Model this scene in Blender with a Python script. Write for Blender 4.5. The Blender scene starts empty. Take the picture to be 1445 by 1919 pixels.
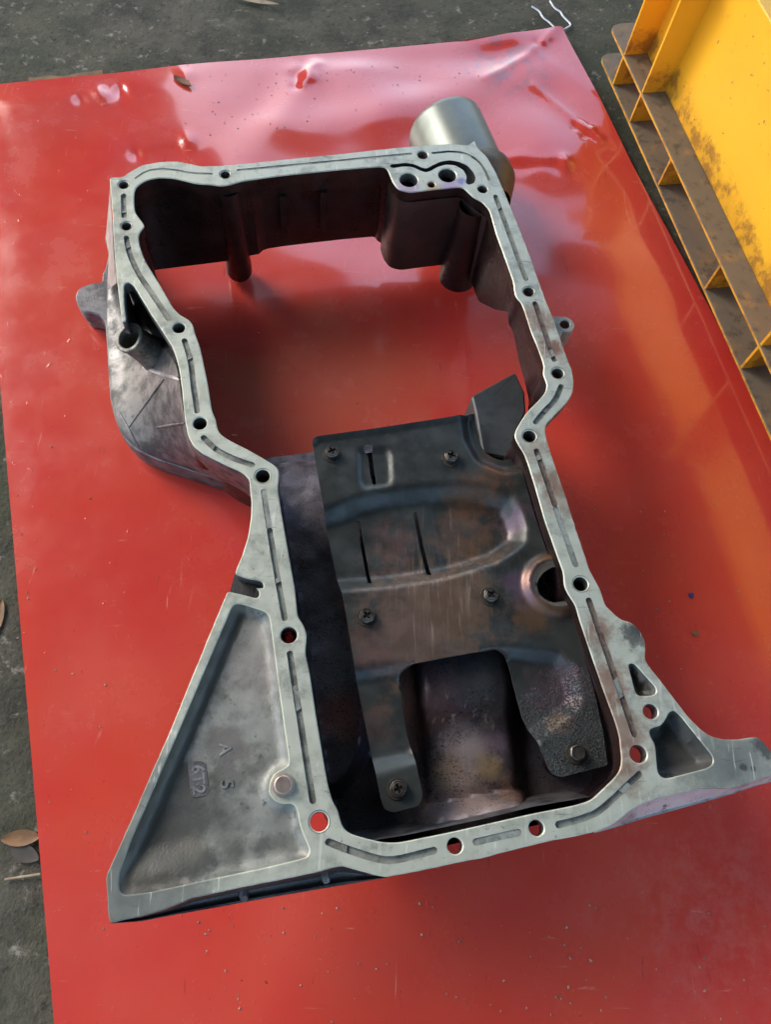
import bpy, bmesh, math, random
import numpy as np
from mathutils import Vector, Matrix, noise
from mathutils.geometry import delaunay_2d_cdt
random.seed(4)
S = bpy.context.scene
COL = S.collection
R_ = math.radians

# ------------------------------------------------------------------ camera
CAM_H = 0.60
FPX = 1443.0                       # focal length in photograph pixels (1445 x 1919)
up = Vector((0.0746, 0.407, 0.9106)).normalized()
ax = (Vector((1, 0, 0)) - up * up.x).normalized()
ay = up.cross(ax)
ROT = Matrix((ax, ay, up))         # camera -> world
cam = bpy.data.cameras.new('camera')
cam.sensor_fit = 'VERTICAL'; cam.sensor_height = 36.0; cam.sensor_width = 27.1
cam.lens = 36.0 * FPX / 1919.0
cam.clip_start = 0.01; cam.clip_end = 200
camo = bpy.data.objects.new('camera', cam)
camo.matrix_world = Matrix.Translation((0, 0, CAM_H)) @ ROT.to_4x4()
COL.objects.link(camo); S.camera = camo

# ------------------------------------------------------------------ sky, sun, exposure
SUN_EL, SUN_AZ = R_(36), R_(-50)   # azimuth from +y towards +x
w = bpy.data.worlds.new('World'); S.world = w; w.use_nodes = True
nt = w.node_tree; bg = nt.nodes['Background']
sky = nt.nodes.new('ShaderNodeTexSky'); sky.sky_type = 'NISHITA'
sky.sun_disc = False; sky.sun_elevation = SUN_EL; sky.sun_rotation = SUN_AZ
sky.air_density = 1.2; sky.dust_density = 2.2; sky.ozone_density = 1.0
nt.links.new(sky.outputs[0], bg.inputs[0]); bg.inputs[1].default_value = 0.15
sl = bpy.data.lights.new('sun', 'SUN'); sl.energy = 0.5; sl.angle = R_(30); sl.color = (1, .97, .93)
so = bpy.data.objects.new('sun', sl); COL.objects.link(so)
sd = Vector((math.sin(SUN_AZ) * math.cos(SUN_EL), math.cos(SUN_AZ) * math.cos(SUN_EL), math.sin(SUN_EL)))
so.rotation_euler = sd.to_track_quat('Z', 'Y').to_euler()
S.view_settings.view_transform = 'Standard'; S.view_settings.look = 'None'
S.view_settings.exposure = 1.62; S.view_settings.gamma = 1
S.cycles.max_bounces = 8

# ------------------------------------------------------------------ helpers: points
ZF = 0.120                         # height of the machined gasket face above the sheet
def P(px, py, z):
    d = ROT @ Vector(((px - 722.5) / FPX, -(py - 959.5) / FPX, -1))
    t = (z - CAM_H) / d.z
    return Vector((d.x * t, d.y * t, z))
def proj(p):
    c = ROT.transposed() @ (Vector(p) - Vector((0, 0, CAM_H)))
    return (722.5 + FPX * c.x / -c.z, 959.5 - FPX * c.y / -c.z)
def PL(pts, z=ZF): return [P(x, y, z).to_2d() for x, y in pts]
def L3(l2, z): return [Vector((p[0], p[1], z)) for p in l2]
def area(l): return .5 * sum(l[i][0] * l[(i + 1) % len(l)][1] - l[(i + 1) % len(l)][0] * l[i][1] for i in range(len(l)))
def ccw(l): return list(l) if area(l) > 0 else list(reversed(l))
def fillet(l, r=.004, n=3):
    out = []; N = len(l)
    for i in range(N):
        a, b, c = Vector(l[i - 1]), Vector(l[i]), Vector(l[(i + 1) % N])
        da, dc = (a - b), (c - b)
        ra = min(r, da.length * .45); rc = min(r, dc.length * .45)
        p0 = b + da.normalized() * ra; p2 = b + dc.normalized() * rc
        for k in range(n + 1):
            t = k / n
            out.append(p0 * (1 - t) ** 2 + b * 2 * t * (1 - t) + p2 * t * t)
    res = []
    for p in out:
        if not res or (p - res[-1]).length > 1e-5: res.append(p)
    if (res[0] - res[-1]).length < 1e-5: res.pop()
    return res
def off(l, d):                     # l ccw, d > 0 shrinks
    N = len(l); out = []
    for i in range(N):
        a, b, c = Vector(l[i - 1]), Vector(l[i]), Vector(l[(i + 1) % N])
        e1 = (b - a).normalized(); e2 = (c - b).normalized()
        n1 = Vector((-e1.y, e1.x)); n2 = Vector((-e2.y, e2.x))
        m = n1 + n2
        if m.length < 1e-6: m = n1
        m.normalize(); k = d / max(.45, m.dot(n1))
        out.append(b + m * k)
    return out
def dens(l, step, closed=True):
    out = []; N = len(l)
    for i in range(N if closed else N - 1):
        a, b = Vector(l[i]), Vector(l[(i + 1) % N]); n = max(1, int((b - a).length / step))
        for k in range(n): out.append(a.lerp(b, k / n))
    if not closed: out.append(Vector(l[-1]))
    return out
def resample(l, n):
    l = [Vector(p) for p in l]; s = [0]
    for a, b in zip(l, l[1:]): s.append(s[-1] + (b - a).length)
    out = []; j = 0
    for k in range(n):
        t = s[-1] * k / (n - 1)
        while j < len(l) - 2 and s[j + 1] < t: j += 1
        out.append(l[j].lerp(l[j + 1], min(1, max(0, (t - s[j]) / max(1e-9, s[j + 1] - s[j])))))
    return out
def smooth_chain(l, it=2):
    l = [Vector(p) for p in l]
    for _ in range(it):
        o = [l[0]]
        for a, b in zip(l, l[1:]): o += [a.lerp(b, .25), a.lerp(b, .75)]
        o.append(l[-1]); l = o
    return l
def circ(c, r, n=24, ph=0): return [Vector((c[0] + r * math.cos(2 * math.pi * k / n + ph), c[1] + r * math.sin(2 * math.pi * k / n + ph))) for k in range(n)]
def slot(chain, w):                # closed outline of a round-ended groove along a 2-D chain
    c = [Vector(p) for p in chain]; L, Rr = [], []
    for i, p in enumerate(c):
        d = ((c[i + 1] - p) if i < len(c) - 1 else (p - c[i - 1])).normalized()
        if 0 < i < len(c) - 1: d = ((c[i + 1] - p).normalized() + (p - c[i - 1]).normalized()).normalized()
        n = Vector((-d.y, d.x)) * w; L.append(p + n); Rr.append(p - n)
    def cap(p, d):
        a0 = math.atan2(d.y, d.x)
        return [p + Vector((math.cos(a0 + t), math.sin(a0 + t))) * w for t in (-1.0, -.5, 0, .5, 1.0)]
    return Rr + cap(c[-1], c[-1] - c[-2]) + L[::-1] + cap(c[0], c[0] - c[1])
def inpoly(pts, loop):
    x, y = pts[:, 0], pts[:, 1]; r = np.zeros(len(pts), bool); N = len(loop)
    for i in range(N):
        x1, y1 = loop[i][0], loop[i][1]; x2, y2 = loop[(i + 1) % N][0], loop[(i + 1) % N][1]
        if y1 == y2: continue
        r ^= ((y1 > y) != (y2 > y)) & (x < (x2 - x1) * (y - y1) / (y2 - y1) + x1)
    return r
def pdist(pts, chain, closed=True):
    d = np.full(len(pts), 1e9); N = len(chain)
    for i in range(N if closed else N - 1):
        a = np.array(chain[i][:2]); b = np.array(chain[(i + 1) % N][:2]); e = b - a
        t = np.clip(((pts - a) @ e) / max(1e-12, e @ e), 0, 1)
        d = np.minimum(d, np.hypot(*(pts - a - t[:, None] * e).T))
    return d
def sst(x): x = np.clip(x, 0, 1); return x * x * (3 - 2 * x)
def fbm(x, y, s, oct=3, seed=0.0): return noise.fractal(Vector((x * s + seed, y * s - seed, seed)), 1.0, 2.0, oct)

# ------------------------------------------------------------------ helpers: meshes
class MB:
    def __init__(s): s.v = []; s.f = []; s.m = []
    def add(s, vs, fs, m=0):
        o = len(s.v); s.v += [tuple(v) for v in vs]
        for f in fs: s.f.append(tuple(i + o for i in f)); s.m.append(m)
    def strip(s, a, b, closed=False, m=0):
        n = len(a); s.add(list(a) + list(b), [(i, (i + 1) % n, n + (i + 1) % n, n + i) for i in range(n if closed else n - 1)], m)
    def rows(s, rows, closed=False, m=0):
        n = len(rows[0]); vs = [v for r in rows for v in r]; fs = []
        for k in range(len(rows) - 1):
            for i in range(n if closed else n - 1):
                j = (i + 1) % n; fs.append((k * n + i, k * n + j, (k + 1) * n + j, (k + 1) * n + i))
        s.add(vs, fs, m)
    def prism(s, loop, zt, zb, m=0, mside=None):
        loop = ccw(loop); n = len(loop); ms = m if mside is None else mside
        s.add(L3(loop, zt), [tuple(range(n))], m); s.add(L3(loop, zb), [tuple(reversed(range(n)))], m)
        s.strip(L3(loop, zb), L3(loop, zt), True, ms)
    def frustum(s, c, z0, z1, r0, r1, n=20, cap=True, m=0):
        a, b = L3(circ(c, r0, n), z0), L3(circ(c, r1, n), z1); s.strip(a, b, True, m)
        if cap: s.add(b, [tuple(range(n))], m); s.add(a, [tuple(reversed(range(n)))], m)
    def tube(s, pts, r, n=8, m=0):
        pts = [Vector(p) for p in pts]; rings = []; ref = Vector((0, 0, 1))
        for i, p in enumerate(pts):
            d = (pts[min(i + 1, len(pts) - 1)] - pts[max(i - 1, 0)]).normalized()
            u = d.cross(ref); u = u.normalized() if u.length > 1e-3 else d.cross(Vector((1, 0, 0))).normalized(); v = d.cross(u)
            rr = r[i] if isinstance(r, (list, tuple)) else r
            rings.append([p + (u * math.cos(2 * math.pi * k / n) + v * math.sin(2 * math.pi * k / n)) * rr for k in range(n)])
        s.rows(rings, True, m); s.add(rings[0], [tuple(range(n))], m); s.add(rings[-1], [tuple(range(n))], m)
    def lathe(s, o, axis, prof, n=40, m=0):   # prof: (distance along axis, radius)
        axis = Vector(axis).normalized(); u = axis.orthogonal().normalized(); v = axis.cross(u)
        s.rows([[Vector(o) + axis * h + (u * math.cos(2 * math.pi * k / n) + v * math.sin(2 * math.pi * k / n)) * r for k in range(n)] for h, r in prof], True, m)
    def plate(s, outer, holes=(), recs=(), zt=0, zb=0, ch=.0006, m=0, mside=0, hside=None, bottom=True):
        """flat plate; holes: (loop, wall material); recs: (loop, depth, floor material)"""
        outer = ccw(outer); o2 = off(outer, ch)
        hs = [(ccw(h), mm) for h, mm in holes]; h2 = [off(h, -ch) for h, _ in hs]
        rl = [ccw(r[0]) for r in recs]
        loops = [o2] + h2 + rl; vs = []; es = []
        for l in loops:
            b = len(vs); vs += [Vector(p) for p in l]; es += [(b + i, b + (i + 1) % len(l)) for i in range(len(l))]
        V, _, F, _, _, _ = delaunay_2d_cdt(vs, es, [], 0, 1e-7)
        cen = np.array([(sum((V[i] for i in f), Vector((0, 0))) / len(f))[:] for f in F])
        ok = inpoly(cen, o2)
        for h in h2: ok &= ~inpoly(cen, h)
        reg = np.zeros(len(F), int)
        for k, r in enumerate(rl): reg[inpoly(cen, r)] = k + 1
        for k in range(len(rl) + 1):
            fs = [F[i] for i in range(len(F)) if ok[i] and reg[i] == k]
            z = zt - (recs[k - 1][1] if k else 0)
            s.add([(p.x, p.y, z) for p in V], fs, recs[k - 1][2] if k else m)
        if bottom: s.add([(p.x, p.y, zb) for p in V], [tuple(reversed(F[i])) for i in range(len(F)) if ok[i]], mside)
        s.strip(L3(outer, zt - ch), L3(o2, zt), True, m); s.strip(L3(outer, zb), L3(outer, zt - ch), True, mside)
        for (h, mm), hh in zip(hs, h2):
            s.strip(L3(hh, zt), L3(h, zt - ch), True, m); s.strip(L3(h, zt - ch), L3(h, zb), True, mm)
        for r, l in zip(recs, rl): s.strip(L3(l, zt), L3(l, zt - r[1]), True, r[2])
    def hfield(s, loop, fn, step, holes=(), m=0, skirt=None, mskirt=0):
        """height field over an outline; fn(points, distance to outline) -> z"""
        loop = ccw(dens(loop, step)); vs = [Vector(p) for p in loop]; es = [(i, (i + 1) % len(loop)) for i in range(len(loop))]
        hl = [ccw(dens(h, step)) for h in holes]
        for h in hl:
            b = len(vs); vs += [Vector(p) for p in h]; es += [(b + i, b + (i + 1) % len(h)) for i in range(len(h))]
        A = np.array([p[:] for p in loop]); lo, hi = A.min(0), A.max(0)
        X, Y = np.meshgrid(np.arange(lo[0], hi[0], step), np.arange(lo[1], hi[1], step)); g = np.c_[X.ravel(), Y.ravel()]
        g[:, 0] += (np.arange(len(X)).repeat(X.shape[1]) % 2) * step * .5
        k = inpoly(g, loop) & (pdist(g, loop) > step * .4)
        for h in hl: k &= ~inpoly(g, h) & (pdist(g, h) > step * .4)
        vs += [Vector(p) for p in g[k]]
        V, _, F, _, _, _ = delaunay_2d_cdt(vs, es, [], 0, 1e-7)
        cen = np.array([(sum((V[i] for i in f), Vector((0, 0))) / len(f))[:] for f in F])
        ok = inpoly(cen, loop)
        for h in hl: ok &= ~inpoly(cen, h)
        pts = np.array([p[:] for p in V]); z = fn(pts, pdist(pts, loop))
        s.add(np.c_[pts, z].tolist(), [F[i] for i in range(len(F)) if ok[i]], m)
        if skirt:
            for l in [loop] + hl:
                q = np.array([p[:] for p in l]); zz = fn(q, pdist(q, loop))
                s.strip(np.c_[q, zz].tolist(), np.c_[q, zz - skirt].tolist(), True, mskirt)
    def build(s, name, mats, parent=None, angle=35, recalc=True):
        me = bpy.data.meshes.new(name); me.from_pydata(s.v, [], s.f)
        for mm in (mats if isinstance(mats, (list, tuple)) else [mats]): me.materials.append(mm)
        me.polygons.foreach_set('material_index', s.m)
        bm = bmesh.new(); bm.from_mesh(me)
        bmesh.ops.remove_doubles(bm, verts=bm.verts, dist=2e-6)
        loose = [v for v in bm.verts if not v.link_faces]
        if loose: bmesh.ops.delete(bm, geom=loose, context='VERTS')
        if recalc: bmesh.ops.recalc_face_normals(bm, faces=bm.faces)
        bm.to_mesh(me); bm.free()
        me.shade_smooth(); me.set_sharp_from_angle(angle=R_(angle))
        o = bpy.data.objects.new(name, me); COL.objects.link(o)
        if parent:
            o.parent = parent
            o.location = -(parent.location + (parent.parent.location if parent.parent else Vector()))
        return o
def thing(name, loc, label, cat, group=None):
    o = bpy.data.objects.new(name, None); o.empty_display_size = .02; COL.objects.link(o); o.location = loc
    return tag(o, label, cat, group)
def tag(o, label=None, cat=None, group=None, kind=None):
    if label: o['label'] = label
    if cat: o['category'] = cat
    if group: o['group'] = group
    if kind: o['kind'] = kind
    return o

# ------------------------------------------------------------------ helpers: materials
class NT:
    def __init__(s, name):
        s.m = bpy.data.materials.new(name); s.m.use_nodes = True; s.t = s.m.node_tree
        s.b = s.t.nodes['Principled BSDF']; s.co = s.t.nodes.new('ShaderNodeTexCoord').outputs['Object']
    def n(s, ty, **k):
        x = s.t.nodes.new(ty)
        for a, b in k.items(): setattr(x, a, b)
        return x
    def lk(s, a, b): s.t.links.new(a, b)
    def noise(s, scale, detail=4, rough=.6, dist=0, stretch=None, off=(0, 0, 0), rot=0):
        q = s.n('ShaderNodeTexNoise'); q.inputs['Scale'].default_value = scale; q.inputs['Detail'].default_value = detail
        q.inputs['Roughness'].default_value = rough; q.inputs['Distortion'].default_value = dist
        mp = s.n('ShaderNodeMapping'); mp.inputs['Location'].default_value = off
        mp.inputs['Rotation'].default_value = (0, 0, rot)
        if stretch: mp.inputs['Scale'].default_value = stretch
        s.lk(s.co, mp.inputs[0]); s.lk(mp.outputs[0], q.inputs['Vector']); return q.outputs['Fac']
    def ramp(s, x, lo, hi, a=0, b=1):
        q = s.n('ShaderNodeMapRange', interpolation_type='SMOOTHSTEP'); q.clamp = True
        for i, v in enumerate((lo, hi, a, b)): q.inputs[i + 1].default_value = v
        s.lk(x, q.inputs[0]); return q.outputs[0]
    def mask(s, scale, lo, hi, amt=1, **k): return s.ramp(s.noise(scale, **k), lo, hi, 0, amt)
    def math(s, op, a, b):
        q = s.n('ShaderNodeMath', operation=op)
        for i, v in enumerate((a, b)):
            if isinstance(v, (int, float)): q.inputs[i].default_value = v
            else: s.lk(v, q.inputs[i])
        return q.outputs[0]
    def blob(s, c, r, soft=.6, nscale=60, namt=.6, squash=(1, 1, 1)):
        mp = s.n('ShaderNodeVectorMath', operation='SUBTRACT'); s.lk(s.co, mp.inputs[0]); mp.inputs[1].default_value = c
        ml = s.n('ShaderNodeVectorMath', operation='MULTIPLY'); s.lk(mp.outputs[0], ml.inputs[0]); ml.inputs[1].default_value = squash
        ln = s.n('ShaderNodeVectorMath', operation='LENGTH'); s.lk(ml.outputs[0], ln.inputs[0])
        d = s.math('ADD', ln.outputs['Value'], s.math('MULTIPLY', s.math('SUBTRACT', s.noise(nscale, 8, .7), .5), r * namt * 2))
        return s.ramp(d, r * (1 - soft), r, 1, 0)
    def mix(s, a, b, f):
        q = s.n('ShaderNodeMix', data_type='RGBA')
        for i, v in ((6, a), (7, b)):
            if isinstance(v, tuple): q.inputs[i].default_value = (*v, 1)
            else: s.lk(v, q.inputs[i])
        if isinstance(f, (int, float)): q.inputs[0].default_value = f
        else: s.lk(f, q.inputs[0])
        return q.outputs[2]
    def set(s, k, v):
        i = s.b.inputs[k]
        if isinstance(v, tuple): i.default_value = (*v, 1)
        elif isinstance(v, (int, float)): i.default_value = v
        else: s.lk(v, i)
    def bump(s, *hs):                 # (height socket, strength, distance)
        prev = None
        for h, st, di in hs:
            q = s.n('ShaderNodeBump'); q.inputs['Strength'].default_value = st; q.inputs['Distance'].default_value = di
            s.lk(h, q.inputs['Height'])
            if prev: s.lk(prev, q.inputs['Normal'])
            prev = q.outputs[0]
        s.lk(prev, s.b.inputs['Normal'])

def m_machined():
    k = NT('machined_aluminium')
    c = k.mix((.46, .48, .40), (.26, .275, .23), k.mask(38, .46, .70, detail=7, rough=.7))
    c = k.mix(c, (.48, .50, .445), k.mask(90, .55, .75, .6))
    c = k.mix(c, (.17, .185, .175), k.mask(60, .53, .70, .7, detail=8, rough=.75, off=(3, 1, 0)))
    c = k.mix(c, (.10, .11, .105), k.mask(230, .68, .76, .8, detail=3, off=(7, 0, 0)))
    # grime on the far ends of the two wings
    for px, py, r in ((230, 1600, .05), (300, 1690, .05), (215, 1700, .04), (290, 1450, .035), (1400, 1420, .035), (1340, 1430, .03)):
        c = k.mix(c, (.14, .155, .145), k.math('MULTIPLY', k.blob(P(px, py, ZF), r, .8, 70, .6), .75))
    for px, py, r in ((1437, 1398, .010), (1192, 1188, .011), (1395, 1437, .0035), (1203, 1176, .009), (1412, 1440, .002)):
        c = k.mix(c, (.05, .055, .055), k.math('MULTIPLY', k.blob(P(px, py, ZF), r, .5, 160, 1.1), .8))
    for px, py, r, a in ((1010, 600, .014, .55), (1035, 655, .012, .7), (1030, 900, .010, .5), (1045, 940, .012, .35), (1120, 1180, .012, .55),
                         (1140, 1280, .014, .55), (1160, 1370, .02, .5), (1170, 1440, .014, .4), (1000, 840, .01, .3)):
        c = k.mix(c, (.20, .085, .05), k.math('MULTIPLY', k.blob(P(px, py, ZF), r * 1.4, .8, 120, 1.0), min(.9, a * 1.35)))
    for px, py, r, col in ((765, 350, .014, (.36, .24, .33)), (810, 350, .010, (.42, .26, .13)), (845, 345, .012, (.34, .22, .36)), (866, 340, .006, (.12, .10, .36))):
        c = k.mix(c, col, k.math('MULTIPLY', k.blob(P(px, py, ZF), r, .7, 150, .5), .7))
    c = k.mix(c, (.66, .67, .60), k.mask(300, .60, .70, .6, detail=4, stretch=(1, .1, 1), rot=.5, dist=.8))
    c = k.mix(c, (.12, .11, .09), k.mask(320, .64, .72, .6, detail=4, stretch=(.15, 1, 1), rot=.3, dist=.8, off=(1, 1, 0)))
    k.set('Base Color', c); k.set('Metallic', .35)
    k.set('Roughness', k.ramp(k.noise(120, 5), .3, .7, .36, .56))
    k.bump((k.noise(420, 4), .10, .001), (k.noise(300, 3, stretch=(1, .05, 1), rot=.2), .10, .0006))
    return k.m
def m_cast(name, base, dark, spot, metal=.5, rough=(.4, .65), sc=55, lo=.42, bump=.35, blobs=(), grime_shade=False):
    k = NT(name)
    c = k.mix(base, dark, k.mask(sc, lo, lo + .22, detail=7, rough=.68))
    c = k.mix(c, spot, k.mask(sc * 3.3, .60, .72, .8, detail=5, off=(5, 2, 1)))
    for cc, r, col, a in blobs: c = k.mix(c, col, k.math('MULTIPLY', k.blob(cc, r, .6, 60, 1.0), a))
    if grime_shade:
        ga = k.n('ShaderNodeAttribute', attribute_name='grime_shade').outputs['Fac']
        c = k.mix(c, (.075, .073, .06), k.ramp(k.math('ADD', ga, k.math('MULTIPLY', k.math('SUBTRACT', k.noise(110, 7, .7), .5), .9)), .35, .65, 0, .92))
    k.set('Base Color', c); k.set('Metallic', metal); k.set('Roughness', k.ramp(k.noise(90, 4), .3, .7, *rough))
    k.bump((k.noise(700, 4), bump, .0009), (k.noise(60, 3), bump * .3, .002))
    return k.m
def m_oily(name, base, var, rough=(.22, .5), metal=.3, pits=.0):
    k = NT(name)
    c = k.mix(base, var, k.mask(30, .40, .68, detail=6, rough=.65))
    c = k.mix(c, tuple(x * .4 for x in base), k.mask(750, .60, .70, .6, detail=3))
    k.set('Base Color', c); k.set('Metallic', metal); k.set('Roughness', k.ramp(k.noise(80, 4), .3, .7, *rough))
    k.bump((k.noise(600, 5), .4, .0012), (k.noise(70, 3), .15, .003))
    return k.m
def m_plate():
    k = NT('varnished_steel'); ZP = .102
    c = k.mix((.055, .062, .060), (.034, .038, .037), k.mask(28, .4, .65, detail=8, rough=.7))
    for px, py, r, col, a in ((740, 1010, .028, (.145, .085, .078), .75), (880, 1000, .034, (.15, .09, .066), .8), (900, 1020, .02, (.19, .115, .06), .6), (890, 930, .026, (.14, .072, .04), .85), (960, 970, .018, (.13, .08, .11), .7),
                              (930, 880, .018, (.15, .07, .035), .85), (915, 850, .014, (.13, .06, .04), .6), (800, 1150, .062, (.15, .098, .074), .85), (860, 1130, .04, (.16, .10, .065), .6), (750, 1180, .035, (.15, .095, .076), .65), (690, 1220, .02, (.12, .07, .06), .6),
                              (1000, 1150, .02, (.14, .08, .045), .8), (985, 1100, .017, (.11, .07, .11), .8), (960, 1090, .012, (.10, .07, .10), .7),
                              (1050, 1290, .028, (.08, .05, .066), .7), (1045, 1345, .013, (.17, .11, .075), .8), (715, 1320, .012, (.14, .08, .055), .6), (700, 1350, .02, (.12, .07, .06), .5)):
        c = k.mix(c, col, k.math('MULTIPLY', k.blob(P(px, py, ZP), r, .75, 85, 1.1), a))
    hv = k.n('ShaderNodeVectorMath', operation='DISTANCE'); k.lk(k.co, hv.inputs[0]); hv.inputs[1].default_value = P(1040, 1097, ZP) + Vector((0, 0, .004))
    rd = k.math('ADD', hv.outputs['Value'], k.math('MULTIPLY', k.math('SUBTRACT', k.noise(140, 5), .5), .0012))
    c = k.mix(c, (.20, .19, .17), k.math('MULTIPLY', k.ramp(rd, .0160, .0170, 1, 0), .8))
    c = k.mix(c, (.16, .085, .05), k.math('MULTIPLY', k.math('MULTIPLY', k.ramp(rd, .0165, .018, 0, 1), k.ramp(rd, .020, .027, 1, 0)), k.ramp(k.noise(60, 6), .35, .6, .2, .9)))
    # fine brushed wear that fans over the middle of the plate
    scr = k.math('MULTIPLY', k.mask(420, .54, .70, detail=5, stretch=(1, .06, 1), rot=-.35, dist=.5), k.blob(P(810, 1160, ZP), .05, .8, 30, .5))
    c = k.mix(c, (.34, .26, .2), k.math('MULTIPLY', scr, .55))
    scr2 = k.math('MULTIPLY', k.mask(500, .56, .68, detail=4, stretch=(1, .05, 1), rot=.15, dist=.8, off=(4, 0, 0)), k.blob(P(850, 1060, ZP), .07, .8, 30, .6))
    c = k.mix(c, (.36, .27, .2), k.math('MULTIPLY', scr2, .4))
    c = k.mix(c, (.02, .02, .022), k.math('MULTIPLY', k.mask(800, .62, .70, .8, detail=3), k.mask(40, .45, .65, detail=3, off=(3, 3, 3))))
    # tarry crust on the right arm
    crust = k.math('MULTIPLY', k.mask(700, .48, .6, detail=4, off=(2, 2, 2)), k.blob(P(1090, 1370, ZP), .05, .7, 60, .6))
    c = k.mix(c, (.018, .019, .021), k.math('MULTIPLY', crust, .8))
    k.set('Base Color', c); k.set('Metallic', .55); k.set('Roughness', k.ramp(k.noise(70, 5), .3, .7, .31, .50))
    k.bump((k.noise(700, 3), .12, .0006), (crust, .6, .0012), (k.noise(40, 2), .1, .002))
    return k.m
def m_sheet():
    k = NT('red_painted_metal')
    c = k.mix((.52, .030, .024), (.55, .046, .026), k.mask(7, .35, .65, detail=3))
    c = k.mix(c, (.60, .20, .17), k.ramp(k.noise(6, 6, .6, off=(4, 1, 0)), .3, .8, .04, .20))          # dusty film
    c = k.mix(c, (.60, .26, .22), k.math('MULTIPLY', k.math('MULTIPLY', k.blob(P(1330, 1700, 0), .11, .9, 20, .9), k.mask(60, .36, .72, detail=8, rough=.75)), .26))
    c = k.mix(c, (.55, .25, .16), k.math('MULTIPLY', k.blob(P(620, 730, 0), .13, .9, 18, .7), .28))  # pale reflection inside the opening, put into the paint colour
    c = k.mix(c, (.10, .015, .013), k.mask(300, .66, .74, .55, detail=5, stretch=(1, .12, 1), rot=1.0, dist=1.0, off=(2, 2, 0)))
    c = k.mix(c, (.10, .02, .018), k.mask(28, .58, .80, .3, detail=9, rough=.8, off=(5, 5, 0)))
    c = k.mix(c, (.20, .012, .012), k.mask(95, .70, .78, .7, detail=4, off=(1, 6, 0)))
    c = k.mix(c, (.07, .02, .02), k.mask(190, .70, .76, .85, detail=3, off=(9, 3, 0)))
    c = k.mix(c, (.12, .06, .07), k.math('MULTIPLY', k.mask(60, .48, .6, detail=6, rough=.75), k.math('MULTIPLY', k.blob(P(950, 120, 0), .08, .7, 30, .5), .6)))
    c = k.mix(c, (.65, .35, .30), k.mask(260, .67, .75, .38, detail=4, stretch=(1, .07, 1), rot=.6, dist=.6))
    c = k.mix(c, (.65, .35, .30), k.mask(240, .68, .75, .38, detail=4, stretch=(.09, 1, 1), rot=.45, off=(3, 0, 0), dist=.6))
    k.set('Base Color', c); k.set('Roughness', k.ramp(k.noise(16, 6, .7), .35, .7, .16, .32)); k.set('IOR', 1.5)
    k.set('Coat Weight', 1.0); k.set('Coat IOR', 1.6); k.set('Coat Roughness', .09)
    k.bump((k.noise(26, 3), .06, .003), (k.mask(75, .66, .80, detail=3, off=(3, 8, 0)), .3, .0012), (k.mask(150, .70, .80, detail=2), .25, .001), (k.noise(900, 2), .03, .0005))
    return k.m
def m_concrete():
    k = NT('mossy_concrete')
    c = k.mix((.090, .083, .060), (.034, .034, .024), k.mask(14, .40, .62, detail=9, rough=.75))
    c = k.mix(c, (.050, .060, .030), k.mask(5, .44, .64, .65, detail=6, off=(2, 0, 0)))
    c = k.mix(c, (.33, .30, .26), k.mask(75, .56, .70, .8, detail=8, rough=.75, off=(1, 3, 0)))
    c = k.mix(c, (.26, .25, .22), k.mask(18, .60, .78, .4, detail=8, rough=.75, off=(6, 3, 0)))
    c = k.mix(c, (.015, .013, .011), k.mask(150, .55, .68, .85, detail=6, rough=.7))
    k.set('Base Color', c); k.set('Roughness', .9)
    k.bump((k.noise(40, 8, .7), .8, .006), (k.noise(260, 5, .7), .7, .003))
    return k.m
def m_yellow(dusty=0.0):
    k = NT('yellow_plastic' + ('_dusty' if dusty else ''))
    c = k.mix((.90, .47, .022), (.87, .42, .02), k.mask(8, .4, .7, detail=3))
    grime_shade = k.mask(38, .45, .58, .9, detail=8, rough=.75)
    # grime climbs from the ground: height plus noise
    sp = k.n('ShaderNodeSeparateXYZ'); k.lk(k.co, sp.inputs[0])
    h = k.math('ADD', sp.outputs[2], k.math('MULTIPLY', k.math('SUBTRACT', k.noise(30, 6, .7), .5), .07))
    low = k.ramp(h, CR_Z2 + .012, CR_Z2 + .028, 1, 0)
    c = k.mix(c, (.16, .075, .030), k.math('MULTIPLY', low, grime_shade))
    c = k.mix(c, (.55, .24, .02), k.math('MULTIPLY', low, .45))
    c = k.mix(c, (.10, .07, .06), k.mask(130, .65, .72, .75, detail=4, off=(2, 5, 1)))
    if dusty: c = k.mix(c, (.16, .135, .10), k.ramp(k.noise(50, 6), .25, .5, .72, .98))
    if dusty: c = k.mix(c, (.05, .042, .034), k.mask(60, .5, .68, .7, detail=8, rough=.7))
    k.set('Base Color', c); k.set('Roughness', .75 if dusty else .42)
    k.bump((k.noise(300, 4), .15 if not dusty else .5, .001))
    return k.m
def m_plain(name, c1, c2, sc=80, rough=.5, metal=0., bump=.2, lo=.4):
    k = NT(name); k.set('Base Color', k.mix(c1, c2, k.mask(sc, lo, lo + .25, detail=6)))
    k.set('Roughness', rough); k.set('Metallic', metal); k.bump((k.noise(sc * 5, 4), bump, .001)); return k.m

# crate heights, found from where its upright ribs meet the two flanges
CR_Z1 = .012
q = P(1174, 227.6, CR_Z1); CR_Z2 = CR_Z1
while proj((q.x, q.y, CR_Z2))[1] > 174 and CR_Z2 < .2: CR_Z2 += .0005

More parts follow.
